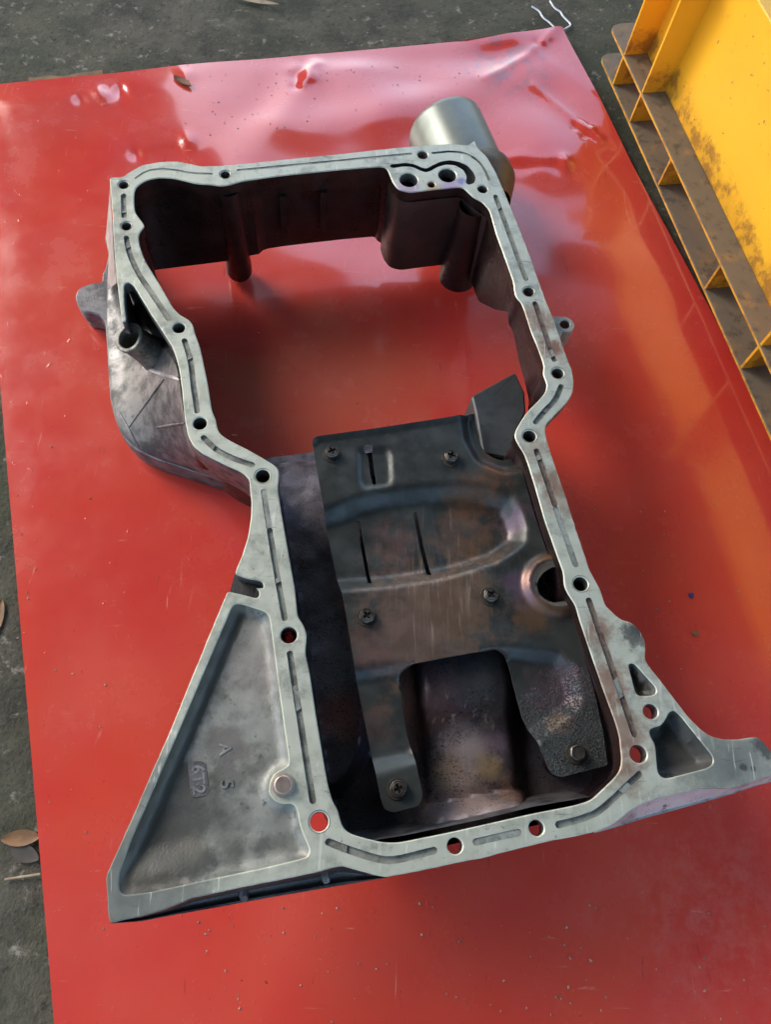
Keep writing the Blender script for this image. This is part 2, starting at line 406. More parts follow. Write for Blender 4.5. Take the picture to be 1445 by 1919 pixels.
M_MACH = m_machined(); M_SHEET = m_sheet(); M_CONC = m_concrete(); M_PLATE = m_plate()
M_YEL = m_yellow(); M_YELD = m_yellow(1)
M_GROOVE = m_cast('sealant_groove', (.27, .29, .26), (.14, .145, .13), (.06, .055, .05), .2, (.5, .7), 90)
M_GROOVE_BR = m_cast('stained_groove', (.20, .17, .15), (.10, .07, .055), (.05, .03, .03), .2, (.4, .6), 110)
M_DEEP = m_oily('dark_recess', (.03, .03, .032), (.055, .055, .058))  # near-black colour of the kidney groove, notch floor and lip hollow
M_BORE = m_cast('bore', (.20, .20, .19), (.08, .08, .075), (.03, .03, .03), .5, (.3, .5), 150)
M_INNER = m_oily('oil_stained_casting', (.013, .0065, .006), (.028, .013, .011), (.25, .5), .35)
M_INNERP = m_oily('purple_oil_film', (.055, .032, .034), (.035, .018, .016), (.25, .45), .4)
M_FLOOR = m_oily('tarry_floor', (.040, .038, .046), (.060, .036, .036), (.28, .5), .4)
M_CAST = m_cast('dirty_cast_aluminium', (.16, .16, .163), (.055, .055, .058), (.025, .025, .028), .5, (.34, .55), 45, .40)
M_CASTD = m_cast('dark_cast_aluminium', (.16, .16, .17), (.07, .07, .075), (.03, .03, .032), .6, (.35, .55), 60)
M_WEB = m_cast('wing_web_cast', (.225, .235, .215), (.115, .12, .108), (.045, .045, .04), .3, (.36, .56), 40, .43, .22, grime_shade=True,  # row of blobs darkens the shaded, dirty left wall of the pocket
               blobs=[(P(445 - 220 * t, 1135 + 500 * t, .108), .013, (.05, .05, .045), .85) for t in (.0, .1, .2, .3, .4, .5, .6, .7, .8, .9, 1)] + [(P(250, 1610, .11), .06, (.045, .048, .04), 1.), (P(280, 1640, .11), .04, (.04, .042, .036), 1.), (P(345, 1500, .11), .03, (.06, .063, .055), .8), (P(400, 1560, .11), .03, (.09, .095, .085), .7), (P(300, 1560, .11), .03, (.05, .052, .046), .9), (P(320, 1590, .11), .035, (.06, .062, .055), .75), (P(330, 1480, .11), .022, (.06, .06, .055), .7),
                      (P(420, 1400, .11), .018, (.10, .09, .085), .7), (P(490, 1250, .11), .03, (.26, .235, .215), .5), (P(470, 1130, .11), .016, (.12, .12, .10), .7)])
M_POL = m_cast('polished_cast_edge', (.60, .59, .60), (.26, .25, .26), (.06, .055, .06), .5, (.26, .42), 50, .46, .2)
M_CAN = m_plain('brushed_filter_can', (.19, .215, .20), (.15, .17, .16), 25, .40, .5, .05)
M_BRONZE = m_plain('brown_grimed_ring', (.115, .10, .075), (.06, .052, .04), 60, .45, .45, .3)
M_BOLT = m_plain('oily_bolt_steel', (.13, .115, .10), (.06, .055, .048), 120, .36, .8, .15)
M_BOLTD = m_plain('bolt_recess', (.02, .018, .016), (.03, .026, .022), 120, .5, .4, .1)
M_EDGE = m_plain('worn_plate_edge', (.20, .18, .17), (.09, .08, .075), 150, .4, .7, .1)
M_PIN = m_plain('dowel_steel', (.42, .34, .30), (.30, .24, .21), 130, .36, .7, .1)
M_WIRE = m_plain('bright_wire', (.62, .66, .75), (.5, .53, .6), 90, .3, .7, .05)
M_LEAF = m_plain('dry_leaf', (.16, .075, .035), (.10, .05, .025), 120, .7, 0, .3)
M_TAN = m_plain('tan_leaf', (.21, .105, .04), (.15, .075, .03), 90, .65, 0, .3)
M_WOOD = m_plain('weathered_wood', (.20, .12, .06), (.12, .075, .04), 60, .8, 0, .4)
M_STRAW = m_plain('straw', (.38, .30, .20), (.28, .21, .14), 80, .7, 0, .2)
M_BLUE = m_plain('dark_blue_paint_chip', (.03, .035, .16), (.02, .02, .06), 200, .35, 0, .2)

# ------------------------------------------------------------------ ground, and unseen roof and wall added to shape light
GZ = -.007
m = MB(); m.hfield([Vector((-1.6, -1.0)), Vector((1.6, -1.0)), Vector((1.6, 2.0)), Vector((-1.6, 2.0))], lambda p, d: np.array([GZ + .0022 * fbm(x, y, 9, 5, 3.1) - .001 for x, y in p]), .02)
for x0, x1, y0, y1 in ((-60, 60, 2, 60), (-60, 60, -60, -1), (-60, -1.6, -1, 2), (1.6, 60, -1, 2)):
    m.add([(x0, y0, GZ - .002), (x1, y0, GZ - .002), (x1, y1, GZ - .002), (x0, y1, GZ - .002)], [(0, 1, 2, 3)])
tag(m.build('ground', M_CONC), kind='structure')

m = MB(); rx0, rx1, ry0, ry1, rz = -2.0, 2.6, -4.0, 2.9, 2.6
m.prism([(rx0, ry0), (rx1, ry0), (rx1, ry1), (rx0, ry1)], rz + .06, rz)  # unseen roof, inferred from reflections; edges set to block sky light
tag(m.build('unseen_roof', m_plain('unseen_roof_sheeting', (.30, .33, .29), (.24, .27, .235), 2, .7)), kind='structure')

m = MB(); m.prism([(-2.3, 3.15), (-.88, 3.15), (-.88, 3.3), (-2.3, 3.3)], 3.2, GZ - .05)  # unseen wall, added to block the sky on the left
tag(m.build('wall', m_plain('unseen_wall_plaster', (.10, .09, .08), (.07, .065, .06), 3, .9)), kind='structure')

# ------------------------------------------------------------------ red sheet
TR = P(1055, 47, .008).to_2d(); TL = P(-48, 162, 0).to_2d(); BL = P(103 + .08 * 480, 1919 + 480, 0).to_2d(); BR0 = P(1445, 790, 0).to_2d()
BR = TR + (BR0 - TR) * 2.15
vx = (TR - TL); wdir = vx.normalized(); ndir = Vector((wdir.y, -wdir.x))
CRN = [np.array(P(*p, 0)[:2]) for p in ((1055, 47), (985, 110), (905, 152))]          # crease from the lifted corner
CR2 = [np.array(P(*p, 0)[:2]) for p in ((1000, 165), (1120, 262))]
CR3 = [np.array(P(*p, 0)[:2]) for p in ((560, 90), (575, 150), (520, 230))]
CR4 = [np.array(P(*p, 0)[:2]) for p in ((500, 250), (700, 225), (870, 175), (985, 140))]
FOLDX = P(300, 220, 0).x
def sheet_z(p, d):
    z = np.zeros(len(p)); ed = .12 + .88 * sst((d - .002) / .035)
    tr = np.array(TR[:]); r = np.hypot(*(p - tr).T)
    far = sst((p[:, 1] - .42) / .25)
    def fold(a, b, slope, sharp):     # everything beyond the line a-b tips up
        a, b = np.array(P(*a, 0)[:2]), np.array(P(*b, 0)[:2]); e = (b - a) / np.hypot(*(b - a)); sdv = (p - a) @ np.array([-e[1], e[0]])
        return slope * sharp * np.logaddexp(0, np.clip(sdv / sharp, -40, 40))
    z += fold((885, 85), (1122, 262), .10, .0012)
    z += .0032 * np.exp(-pdist(p, CRN, False) / .010) * sst((.2 - r) / .1)
    z += .0026 * np.exp(-pdist(p, CR2, False) / .007)
    z += ed * .0025 * np.exp(-(pdist(p, CR3, False) / .022) ** 2)
    z += .0035 * np.exp(-(pdist(p, CR4, False) / .030) ** 2)
    for px, py, rr, a in ((380, 170, .06, .004), (700, 300, .06, .003), (1020, 270, .05, .004), (300, 260, .05, .003)):
        c = np.array(P(px, py, 0)[:2]); z += a * np.exp(-(np.hypot(*(p - c).T) / rr) ** 2)
    z += np.array([(.0055 * fbm(x, y, 7, 2, 1.7) * f + .0014 * fbm(x, y, 5, 2, 8.2)) * e for (x, y), f, e in zip(p, far, ed)])
    # small dents whose faces are tipped far enough to catch the light from the left
    for a_, b_, rr in (((240, 165), (330, 142), .0075), ((266, 286), (335, 272), .0060), ((163, 187), (172, 184), .0062), ((204, 167), (207, 164), .0034), ((1085, 240), (1118, 260), .0035), ((935, 303), (1045, 310), .0050), ((1012, 85), (1045, 60), .0035), ((1104, 105), (1126, 140), .0035), ((560, 165), (580, 120), .0050)):
        A, B = P(*a_, 0), P(*b_, 0); C = (A + B) / 2
        h = ((Vector((0, 0, CAM_H)) - C).normalized() + sd).normalized(); gx, gy = -h.x / h.z, -h.y / h.z
        e = np.array([(B - A).x, (B - A).y]); t = np.clip(((p - np.array([A.x, A.y])) @ e) / (e @ e), 0, 1); q_ = p - np.array([A.x, A.y]) - t[:, None] * e
        wob = 1 + .25 * np.sin(t * 9 + rr * 900)
        rr = rr * 1.75
        z += np.minimum(1, ed * 1.3) * 1.05 * (gx * q_[:, 0] + gy * q_[:, 1]) * np.exp(-((np.hypot(*q_.T) / (rr * wob)) ** 2))
    return z
loop = fillet([TL, TR, BR, BL], .004)
m = MB(); m.hfield(loop, sheet_z, .0040, skirt=.0014)
sheet = m.build('metal_sheet', M_SHEET, angle=60)
tag(sheet, 'large glossy red painted metal sheet with dents and a lifted corner, lying on concrete', 'metal sheet')

# ------------------------------------------------------------------ the sump casting
PAN = thing('oil_pan', (P(720, 1000, 0).x, P(720, 1000, 0).y, 0), 'grey cast aluminium engine oil pan with open upper half lying on the red sheet', 'oil pan')
OUT = [(204.4, 332), (229, 331), (242, 321.7), (264, 309), (297, 303), (330, 301.5), (355, 306), (377, 311), (411, 310), (470, 305), (545, 297), (630, 288.7), (737, 276.7), (845, 268.6), (879, 272), (889.8, 262), (895, 276), (913, 293), (928, 319), (943.4, 353), (973.4, 426), (995, 482), (1020.6, 554.7), (1037.8, 597.6), (1053, 640), (1065, 675), (1072.7, 692.6), (1076, 715), (1074, 735), (1066, 750), (1052.7, 765), (1035, 782.7), (1025, 793), (1021.4, 807.7), (1027.6, 832.7), (1040, 870), (1057.7, 920), (1079, 986.8), (1106, 1068), (1126, 1104.6), (1135.5, 1135), (1154, 1152), (1165, 1161), (1185, 1166), (1203, 1184.7), (1211, 1206), (1209.4, 1237), (1228, 1261.7), (1261.8, 1304.8), (1292.6, 1345), (1317, 1369.5), (1338.8, 1381.8), (1363.4, 1386.4), (1388, 1385), (1418.8, 1380), (1434, 1391), (1446, 1408), (1462, 1422), (1480, 1432), (1478, 1448), (1445, 1454), (1416, 1463), (1370, 1477), (1320, 1477), (1277, 1486.5), (1240, 1494), (1212.5, 1502), (1184.8, 1517), (1166, 1532.7), (1144.7, 1548), (1117, 1559), (1061.6, 1571), (1030, 1576), (974, 1590), (908, 1607), (842, 1620), (795, 1630.6), (724.7, 1643.8), (701, 1640), (647, 1623.5), (630, 1624), (588, 1636), (499, 1654), (428, 1668), (357, 1684), (314, 1703), (261.5, 1718), (203, 1730), (197.7, 1643.5), (203, 1629), (251, 1523), (321.8, 1360), (378.5, 1221.8), (421, 1119), (426.5, 1107.8), (484, 1121.5), (486, 1108), (478, 1101), (494, 1103), (493, 1092.7), (486.3, 1088), (464, 1085), (440, 1076), (441, 1070.5), (453, 1041.7), (464, 1006), (469.7, 975), (470.8, 944), (468.6, 922), (467, 899), (457, 888), (441.8, 879.7), (410.7, 865.8), (379.5, 850), (362, 836), (351.8, 815.6), (346.6, 791), (343, 756.8), (339.7, 722), (336, 694.5), (329, 666.8), (322.4, 649.6), (307, 625), (286, 594), (265, 559.6), (250, 535), (240, 528), (231, 533), (231, 560), (235.5, 602), (228, 602.6), (217, 514), (214, 475), (210, 406), (207, 359)]
INN = [(250, 370), (251.5, 356), (258.4, 346.6), (275, 337), (297, 332.7), (324.8, 334), (347, 339), (369, 344.6), (396.8, 346), (413.4, 349), (430, 346.6), (452, 339.7), (520, 330), (566, 325), (651.6, 316.6), (711.7, 312), (724.6, 314.5), (729.7, 325), (735.3, 340), (746, 355), (767.5, 360.8), (814.7, 355), (853, 351), (868, 351), (879, 361.7), (887.6, 370), (904.8, 378.8), (917.7, 393.8), (930.5, 439), (947.7, 486), (962.7, 529), (964, 545), (967.6, 557.5), (977.6, 567.5), (985, 587.6), (995, 620), (1007.6, 650), (1017.6, 677.6), (1020, 687.6), (1017.6, 700), (1022.6, 712.6), (1025.6, 722.6), (1022.6, 735), (1012.6, 747.6), (990, 770), (977.6, 787.6), (966, 807.7), (965, 820), (972.6, 835), (982.6, 850), (990, 870), (1002.6, 910), (1021, 975), (1050, 1056.5), (1056, 1072), (1058, 1100), (1067.8, 1118), (1078.5, 1133), (1086, 1160), (1107.8, 1224.7), (1132.4, 1295.6), (1154, 1354), (1161.7, 1381.8), (1163, 1400), (1166, 1422), (1163, 1443), (1151, 1459), (1107.8, 1500), (1077, 1509.6), (1000, 1524.5), (842, 1560), (748, 1579), (720, 1579), (687, 1571.8), (654, 1562), (640, 1548), (633, 1517.6), (623.5, 1503.5), (614, 1470.6), (605, 1420), (591, 1335), (580.5, 1264), (571.6, 1221.8), (575, 1190), (568, 1170), (557.4, 1156), (552, 1101), (539.5, 1033), (526, 955), (519.6, 915), (523, 891.8), (521.4, 878), (511, 869), (493.7, 859), (466, 843), (428, 824), (410.7, 812), (405.5, 798), (403.7, 784.5), (396.8, 770.7), (388, 715), (379.5, 673.8), (374, 649.6), (364, 621.9), (360.5, 606), (350, 596), (338, 590.7), (324, 577), (300, 535), (272, 490), (264, 470), (259.8, 456), (258.4, 442), (264, 431), (271, 424), (264, 413), (252.9, 399), (250.7, 386.7)]
def jit(l, a, s=300):
    return [p + Vector((fbm(p.x, p.y, s, 2, 1.1), fbm(p.x, p.y, s, 2, 5.5))) * a for p in l]
out2 = jit(dens(fillet(ccw(PL(OUT)), .0028), .004), .00025)
inn2 = dens(fillet(ccw(PL(INN)), .0035), .004)
HOLES = [(230.7, 345.7, 3.9), (236, 423, 3.9), (421.7, 326.4, 4.0), (334.5, 614, 4.6), (792.4, 290, 4.6), (904.8, 354, 4.3), (991.5, 546, 4.4), (1046, 699, 4.6), (993, 817, 4.8), (374, 793, 4.9), (492, 891.8, 5.0), (541, 1190, 5.3), (598, 1539.7, 5.3), (852.7, 1585, 4.5), (1005.6, 1551.5, 4.5), (1089, 1094, 5.0), (1220, 1333, 4.7), (1197, 1412.6, 5.4)]
holes = [(circ(P(x, y, ZF), r * .001, 28), 2) for x, y, r in HOLES]
holes += [(circ(P(766, 336.8, ZF), .0078, 28), 2), (circ(P(838.7, 328, ZF), .0078, 28), 2), (circ(P(808.7, 345.4, ZF), .0032, 18), 2)]
POCK1 = [(1178, 1244), (1187, 1242.5), (1193, 1247), (1231, 1290), (1230, 1300), (1222, 1304), (1200, 1305), (1192, 1298)]
POCK2 = [(1250, 1346), (1255, 1334), (1265, 1331), (1275, 1340), (1337, 1418), (1337, 1432), (1325, 1440), (1247, 1460), (1234, 1450), (1231, 1420), (1229, 1395), (1220, 1380), (1218, 1370), (1222, 1364), (1240, 1360)]
POCK3 = [(434, 1137), (443, 1131), (456, 1133), (496, 1146), (503, 1153), (506, 1165), (517, 1250), (529, 1340), (541, 1424), (540, 1434), (530, 1440), (512, 1450), (504, 1468), (503, 1485), (512, 1500), (530, 1508), (546, 1505), (556, 1515), (561, 1545), (570, 1570), (580, 1592), (577, 1604), (566, 1609), (500, 1625), (400, 1646), (280, 1672), (230, 1678), (222, 1668), (222, 1640), (245, 1575), (330, 1380)]
rim_h = [(inn2, 1)] + holes
pk1, pk2, pk3 = (dens(fillet(ccw(PL(p)), .003), .003) for p in (POCK1, POCK2, POCK3))
rim_h += [(pk1, 3), (pk2, 3), (pk3, 3)]
GR = [([(230.7, 366), (231.5, 405)], 2.1, 0), ([(236, 445), (242, 478), (261, 517), (291.6, 561), (315, 597)], 2.1, 0), ([(345, 638), (357, 674), (361, 715), (369, 770)], 2.1, 0),
      ([(381, 820), (404, 843), (438, 860), (472, 871)], 2.1, 0), ([(494, 921), (504, 988)], 2.0, 2), ([(505.2, 994), (515, 1055), (533, 1158)], 2.0, 0), ([(543, 1225), (559, 1328), (573, 1417), (586, 1500)], 2.0, 0),
      ([(616, 1578), (654, 1593), (710, 1611), (740, 1613), (813, 1594)], 2.1, 0), ([(892, 1578), (972, 1560)], 2.0, 2), ([(1047, 1545.5), (1101, 1531.8), (1129, 1517.6), (1199, 1451)], 2.0, 0),
      ([(1104, 1125), (1148, 1253), (1190, 1376)], 2.1, 1), ([(1006, 845), (1040, 945)], 2.1, 1), ([(1043, 954), (1079, 1058)], 2.1, 2), ([(1052, 724), (1042, 750), (1020, 771), (1004, 791)], 2.1, 0),
      ([(1003, 568), (1039, 674)], 2.1, 1), ([(929, 368), (986, 523)], 2.1, 0), ([(446, 319), (770, 288)], 1.2, 2), ([(254, 334), (275, 319.5), (300, 316.5), (330, 318.5), (355, 324.5), (396, 326)], 1.1, 2),
      ([(811, 286.6), (857, 282.5), (887, 293), (907, 313), (917, 337)], 1.2, 0)]
recs = []
for ch, wd, kd in GR:
    c2 = smooth_chain(PL(ch), 2) if len(ch) > 2 else dens(PL(ch), .006, False)
    recs.append((jit(slot(c2, wd * .001), .00018, 500), (.0020, .0020, .0005)[kd], (4, 5, 4)[kd]))
KID = [(732, 308), (745, 307), (760, 305), (778, 308), (790, 314), (800, 316), (810, 310), (825, 303), (842, 300), (860, 303), (876, 310), (887, 322), (892, 333), (889, 343), (878, 347), (873, 342), (875, 330), (868, 318), (852, 309.5), (835, 308.5), (820, 313), (806, 321), (797, 323), (786, 319), (772, 312.5), (755, 312), (738, 315), (731, 313)]
recs.append((fillet(ccw(PL(KID)), .002), .006, 6))
for x, y, r in HOLES:
    if (x, y) in ((230.7, 345.7), (236, 423), (421.7, 326.4), (991.5, 546), (598, 1539.7), (492, 891.8), (1089, 1094), (1046, 699), (993, 817)):
        recs.append((circ(P(x, y, ZF), (r + 1.15) * .001, 30), .0005, 4))
m = MB(); m.plate(out2, rim_h, recs, ZF, ZF - .010, .0007, 0, 3)
flange = m.build('mating_flange', [M_MACH, M_INNER, M_BORE, M_CAST, M_GROOVE, M_GROOVE_BR, M_DEEP], PAN)

sm = MB(); rs = random.Random(5)
for ch, wd, kd in GR:
    if kd == 2: continue
    c2 = resample(smooth_chain(PL(ch), 2) if len(ch) > 2 else dens(PL(ch), .006, False), 60)
    for q in range(1):
        i0 = rs.randrange(2, 50); i1 = min(58, i0 + rs.randrange(2, 12)); L_, R2 = [], []
        for i in range(i0, i1 + 1):
            d = (c2[i + 1] - c2[i - 1]).normalized(); n_ = Vector((-d.y, d.x)); hw = wd * .001 * .99
            L_.append(c2[i] + n_ * hw * rs.uniform(.86, 1)); R2.append(c2[i] - n_ * hw * rs.uniform(.86, 1))
        zt_ = ZF - rs.uniform(.0005, .0012)
        sm.prism(R2[1:] + L_[:-1][::-1] if q % 2 == 0 and len(R2) > 3 else R2 + L_[::-1], zt_, ZF - .00199)
tag(sm.build('sealant', M_GROOVE, PAN), kind='stuff')
# walls under the flange ------------------------------------------------
FLZ = .058                                             # pan floor
iw = off(inn2, -.0022); N = len(iw)
def wall_bottom(p):
    x, y = proj((p[0], p[1], ZF))
    if x > 890 and 340 < y < 770: return float(np.interp(y, (360, 400, 440, 500, 545, 560, 600, 700, 770), (.03, .03, .036, .066, .094, .086, .080, .068, FLZ - .012)))
    if y < 858: return .032
    return FLZ - .012
wtop = L3(iw, ZF - .0098)
mid = [Vector((p[0], p[1], ZF - .022)) for p in iw]
KA, KB = P(452, 340, ZF), P(711, 312, ZF)
def straight(p):
    x, y = proj((p[0], p[1], ZF))
    if x < 425 and y < 380: return Vector((p[0], min(p[1], KA.y + (p[0] - KA.x) * (KB.y - KA.y) / (KB.x - KA.x) - .002)))
    return Vector(p[:2])
bot = [Vector((*straight(p), wall_bottom(p))) for p in off(iw, .0012)]
outr = [Vector((p[0], p[1], b.z)) for p, b in zip(off(iw, -.0045), bot)]
outt = L3(off(iw, -.0045), ZF - .0098)
idx = list(range(N))
def part_loop(test): return [test(proj((p[0], p[1], ZF))) for p in iw]
m = MB()
up_side = part_loop(lambda q: q[1] < 858 and not (q[0] > 930 and q[1] > 560))
n = N
def rec_(p):
    x, y = proj((p[0], p[1], ZF)); return .0048 * float(sst(np.array((x - 470) / 14.))) * float(sst(np.array((722 - x) / 10.))) if y < 350 else 0.
midr = []
for p, q in zip(iw, off(iw, -1e-3)):
    d_ = (Vector(q) - Vector(p)).normalized() * rec_(p); midr.append(Vector((p[0] + d_.x, p[1] + d_.y, ZF - .0245)))
bot = [Vector((b.x + (r.x - p[0]), b.y + (r.y - p[1]), b.z)) for b, r, p in zip(bot, midr, iw)]
vs = wtop + mid + midr + bot + outr + outt
fs = []; ms = []
for i in range(n):
    j = (i + 1) % n
    for k in range(5):
        fs.append((k * n + i, k * n + j, (k + 1) * n + j, (k + 1) * n + i)); ms.append(0 if up_side[i] else 1)
o = len(m.v); m.v += [tuple(v) for v in vs]; m.f += fs; m.m += ms
m.build('inner_wall', [M_INNER, M_INNERP], PAN)

# bosses under the bolt holes, on the inside of the wall
def boss(px, py, z0, r0=.0105, r1=.0092, mat=M_INNER, shift=(0, 0)):
    c = P(px, py, ZF).to_2d() + Vector(shift); mm = MB()
    c0 = c; ring = []
    prof = [(ZF - .0099, r1), (z0 + .006, r0), (z0 + .002, r0 * .86), (z0, r0 * .55), (z0 + .001, .0050), (ZF - .0101, .0050)]
    mm.rows([L3(circ(c, r, 22), z) for z, r in prof], True)
    return mm.build('boss', [mat], PAN)
boss(424, 334, .003, .0122, .0102)
boss(236, 423, .04, .0095, .0085)
boss(334.5, 614, .05, .0095, .0085)
boss(374, 793, .062, .0105, .009)
boss(493, 890, FLZ - .01, .0122, .0095, M_CASTD)
boss(541, 1190, FLZ - .01, .012, .0098, M_INNER)
boss(992, 817, FLZ - .01, .0115, .0092, M_INNERP)
boss(990, 546, .094, .0105, .0088, M_INNERP)
boss(1045, 699, .08, .0105, .009, M_INNERP)
boss(1088, 1094, FLZ - .01, .011, .0094, M_INNER)
boss(904.8, 360, .07, .012, .0095)
# port block in the upper right corner and its rounded column
m = MB(); blk = [(728, 318), (736, 342), (748, 357), (768, 362.5), (815, 357), (853, 353), (868, 353), (880, 364), (920, 395), (935, 360), (900, 300), (740, 300)]
l = fillet(ccw(PL(blk)), .004); m.rows([L3(l, ZF - .0099), L3(off(l, -.0006), .06), L3(off(l, -.0012), .028)], True); m.add(L3(off(l, -.0012), .028), [tuple(range(len(l)))])
m.build('port_block', m_oily('port_block_casting', (.035, .022, .019), (.055, .033, .027), (.3, .5), .35), PAN)
m = MB(); c = P(893, 366, ZF).to_2d()
m.rows([L3(circ(c, r, 26), z) for z, r in ((ZF - .011, .013), (.05, .0165), (.018, .018), (.014, .014))], True); m.add(L3(circ(c, .014, 26), .014), [tuple(range(26))])
m.build('oil_passage_column', M_INNER, PAN)
# stiffening ribs on the far wall
for px in (527, 606):
    a = P(px, 330 - (px - 523) * .093, ZF).to_2d(); m = MB()
    t = Vector((.0026, 0)); nn = Vector((-.08, -1)).normalized()
    for z0, z1, dep in ((ZF - .0215, .052, .0012),):
        m.prism([a - t + nn * dep, a + t + nn * dep, a + t - nn * .004, a - t - nn * .004], z0, z1)
    m.build('rib', M_INNER, PAN)

# pan floor --------------------------------------------------------------
fl_rim = [i for i in INN if True]
s0 = INN.index((972.6, 835)); s1 = INN.index((519.6, 915))
lowrim = off(ccw(PL(INN[s0:s1 + 1])), -.003)
# keep the order of the rim chain: right rail downwards, bottom rail, left rail upwards
lowrim = [p for p in lowrim]
front = PL([(498, 858), (545, 852), (600, 844), (700, 828), (800, 812), (872, 790), (900, 770), (935, 740), (968, 725)], FLZ)
if (Vector(lowrim[-1]) - Vector(front[0])).length > (Vector(lowrim[0]) - Vector(front[0])).length: lowrim = lowrim[::-1]
floor_loop = ccw(lowrim + front)
HUMP = PL([(742, 1180), (960, 1160), (985, 1300), (1005, 1440), (1010, 1560), (775, 1600), (765, 1450)], FLZ + .01)
DRUM = PL([(440, 860), (700, 840), (700, 1200), (702, 1380), (694, 1420), (676, 1455), (645, 1490), (600, 1510), (500, 1540), (440, 1400)], FLZ + .01)
def floor_z(p, d):
    z = np.full(len(p), FLZ - .006)
    ih = np.where(inpoly(p, HUMP), pdist(p, HUMP), 0); z += .016 * sst(ih / .018)
    idr = np.where(inpoly(p, DRUM), pdist(p, DRUM), 0); z += .022 * sst(idr / .010) * np.clip(1 - (p[:, 1] - .43) / .05, 0, 1)
    # rise of the hump towards the bottom rail and the small ridge there
    yy = np.array([proj((x, y, FLZ + .01)) for x, y in p]); line = yy[:, 1] + (yy[:, 0] - 880) * .2
    on = sst(ih / .012)
    z += on * (.016 * sst((line - 1395) / -120) + .016 * sst((line - 1490) / 50) - .004 * np.exp(-((line - 1492) / 14) ** 2))
    z += .012 * (1 - sst(d / .006)) * (yy[:, 1] > 930)
    z += np.array([.0008 * fbm(x, y, 60, 3, 2.2) for x, y in p])
    return z
m = MB(); m.hfield(dens(floor_loop, .006), floor_z, .0028, skirt=.008)
k = NT('oil_baked_floor')
c = k.mix((.050, .048, .058), (.062, .040, .042), k.mask(26, .40, .66, detail=6))
for px, py, r, col, a in ((830, 1330, .04, (.15, .085, .08), .85), (900, 1290, .034, (.085, .085, .08), .8), (880, 1400, .026, (.36, .31, .32), .9), (930, 1395, .016, (.13, .09, .14), .6), (840, 1455, .017, (.30, .20, .10), .9), (915, 1442, .016, (.28, .20, .10), .9), (880, 1492, .022, (.06, .06, .058), .8), (960, 1490, .018, (.22, .11, .07), .8),
                          (870, 1535, .05, (.42, .32, .29), .95), (640, 1340, .026, (.20, .085, .08), .8), (600, 980, .045, (.17, .16, .195), .85), (575, 915, .03, (.28, .26, .31), .8), (620, 1230, .035, (.15, .155, .18), .75), (610, 1100, .03, (.12, .115, .14), .7)):
    c = k.mix(c, col, k.math('MULTIPLY', k.blob(P(px, py, FLZ + .01), r, .85, 50, .7), a))  # the pale ones put light into the shaded channel and hump
scr = k.math('MULTIPLY', k.mask(230, .57, .66, detail=2, stretch=(1, .04, 1), rot=-.2, dist=.5), k.blob(P(875, 1370, FLZ + .02), .032, .6, 30, .4))
c = k.mix(c, (.42, .36, .34), k.math('MULTIPLY', scr, .7))
c = k.mix(c, (.008, .008, .009), k.math('MULTIPLY', k.mask(650, .54, .64, .85, detail=4), k.mask(35, .40, .6, detail=3, off=(1, 2, 3))))
k.set('Base Color', c); k.set('Metallic', .45); k.set('Roughness', k.ramp(k.noise(60, 5), .3, .7, .26, .48))
k.bump((k.noise(500, 5), .3, .0010), (k.noise(90, 3), .06, .002))
M_FLOORB = k.m
m.build('floor', M_FLOORB, PAN)
# stepped sill at the front of the floor
m = MB(); a = [P(x, y, FLZ + .012) for x, y in ((497, 858), (545, 853), (600, 845), (700, 829), (800, 812), (880, 790))]
dn = Vector((.10, -1, 0)).normalized()
rw = [[p + Vector((0, 0, -.022)) for p in a], a, [p + dn * .0085 for p in a], [p + dn * .0105 + Vector((0, 0, -.005)) for p in a], [p + dn * .013 + Vector((0, 0, -.0065)) for p in a], [p + dn * .024 + Vector((0, 0, -.011)) for p in a]]
m.rows(rw); m.build('sill', m_cast('sill_cast', (.16, .15, .18), (.08, .075, .09), (.03, .03, .035), .6, (.3, .5), 70), PAN)
# grey wedge beside the right rail
m = MB(); top = fillet(ccw([P(x, y, .082).to_2d() for x, y in ((884, 742), (898, 734), (966, 697), (984, 735), (986, 772), (950, 858), (905, 850), (892, 775))]), .002)
zt = .082
m.rows([L3(off(top, .0014), zt), L3(top, zt - .0014), L3(off(top, -.002), FLZ - .012)], True); m.add(L3(off(top, .0014), zt), [tuple(range(len(top)))])
m.build('wedge', m_cast('wedge_cast', (.075, .082, .084), (.055, .060, .062), (.03, .03, .033), .5, (.36, .5), 40, .4, .15), PAN)

# lower left flank: loft from under the flange to the foot flange ---------
def chain(pts): return [P(*p) for p in pts]
top = chain([(219, 480, .075), (236, 540, .070), (262, 590, .062), (292, 640, .070), (322, 668, .105), (333, 694, .1095), (341, 757, .1095), (350, 816, .1095), (362, 838, .1095), (380, 852, .1095), (411, 868, .1095), (443, 882, .1095), (460, 892, .1095), (470, 905, .1095)])
lo_ = chain([(203, 475, .026), (200, 540, .026), (200, 610, .026), (202, 660, .026), (205, 720, .026), (210, 768, .026), (220, 800, .026), (236, 824, .026), (258, 842, .026), (293, 859, .026), (345, 875, .026), (390, 889, .03), (445, 917, .045), (468, 927, .06)])
wl0 = chain([(262, 470, .07), (290, 520, .06), (312, 570, .055), (340, 610, .065), (352, 655, .098), (362, 690, .104), (368, 757, .104), (374, 800, .104), (382, 822, .104), (400, 835, .104), (430, 850, .104), (455, 866, .104), (480, 880, .104), (492, 895, .104)])
nn = 40; W0 = resample(smooth_chain(wl0, 2), nn); A = resample(smooth_chain(top, 2), nn); B = resample(smooth_chain(lo_, 2), nn)
rows = []
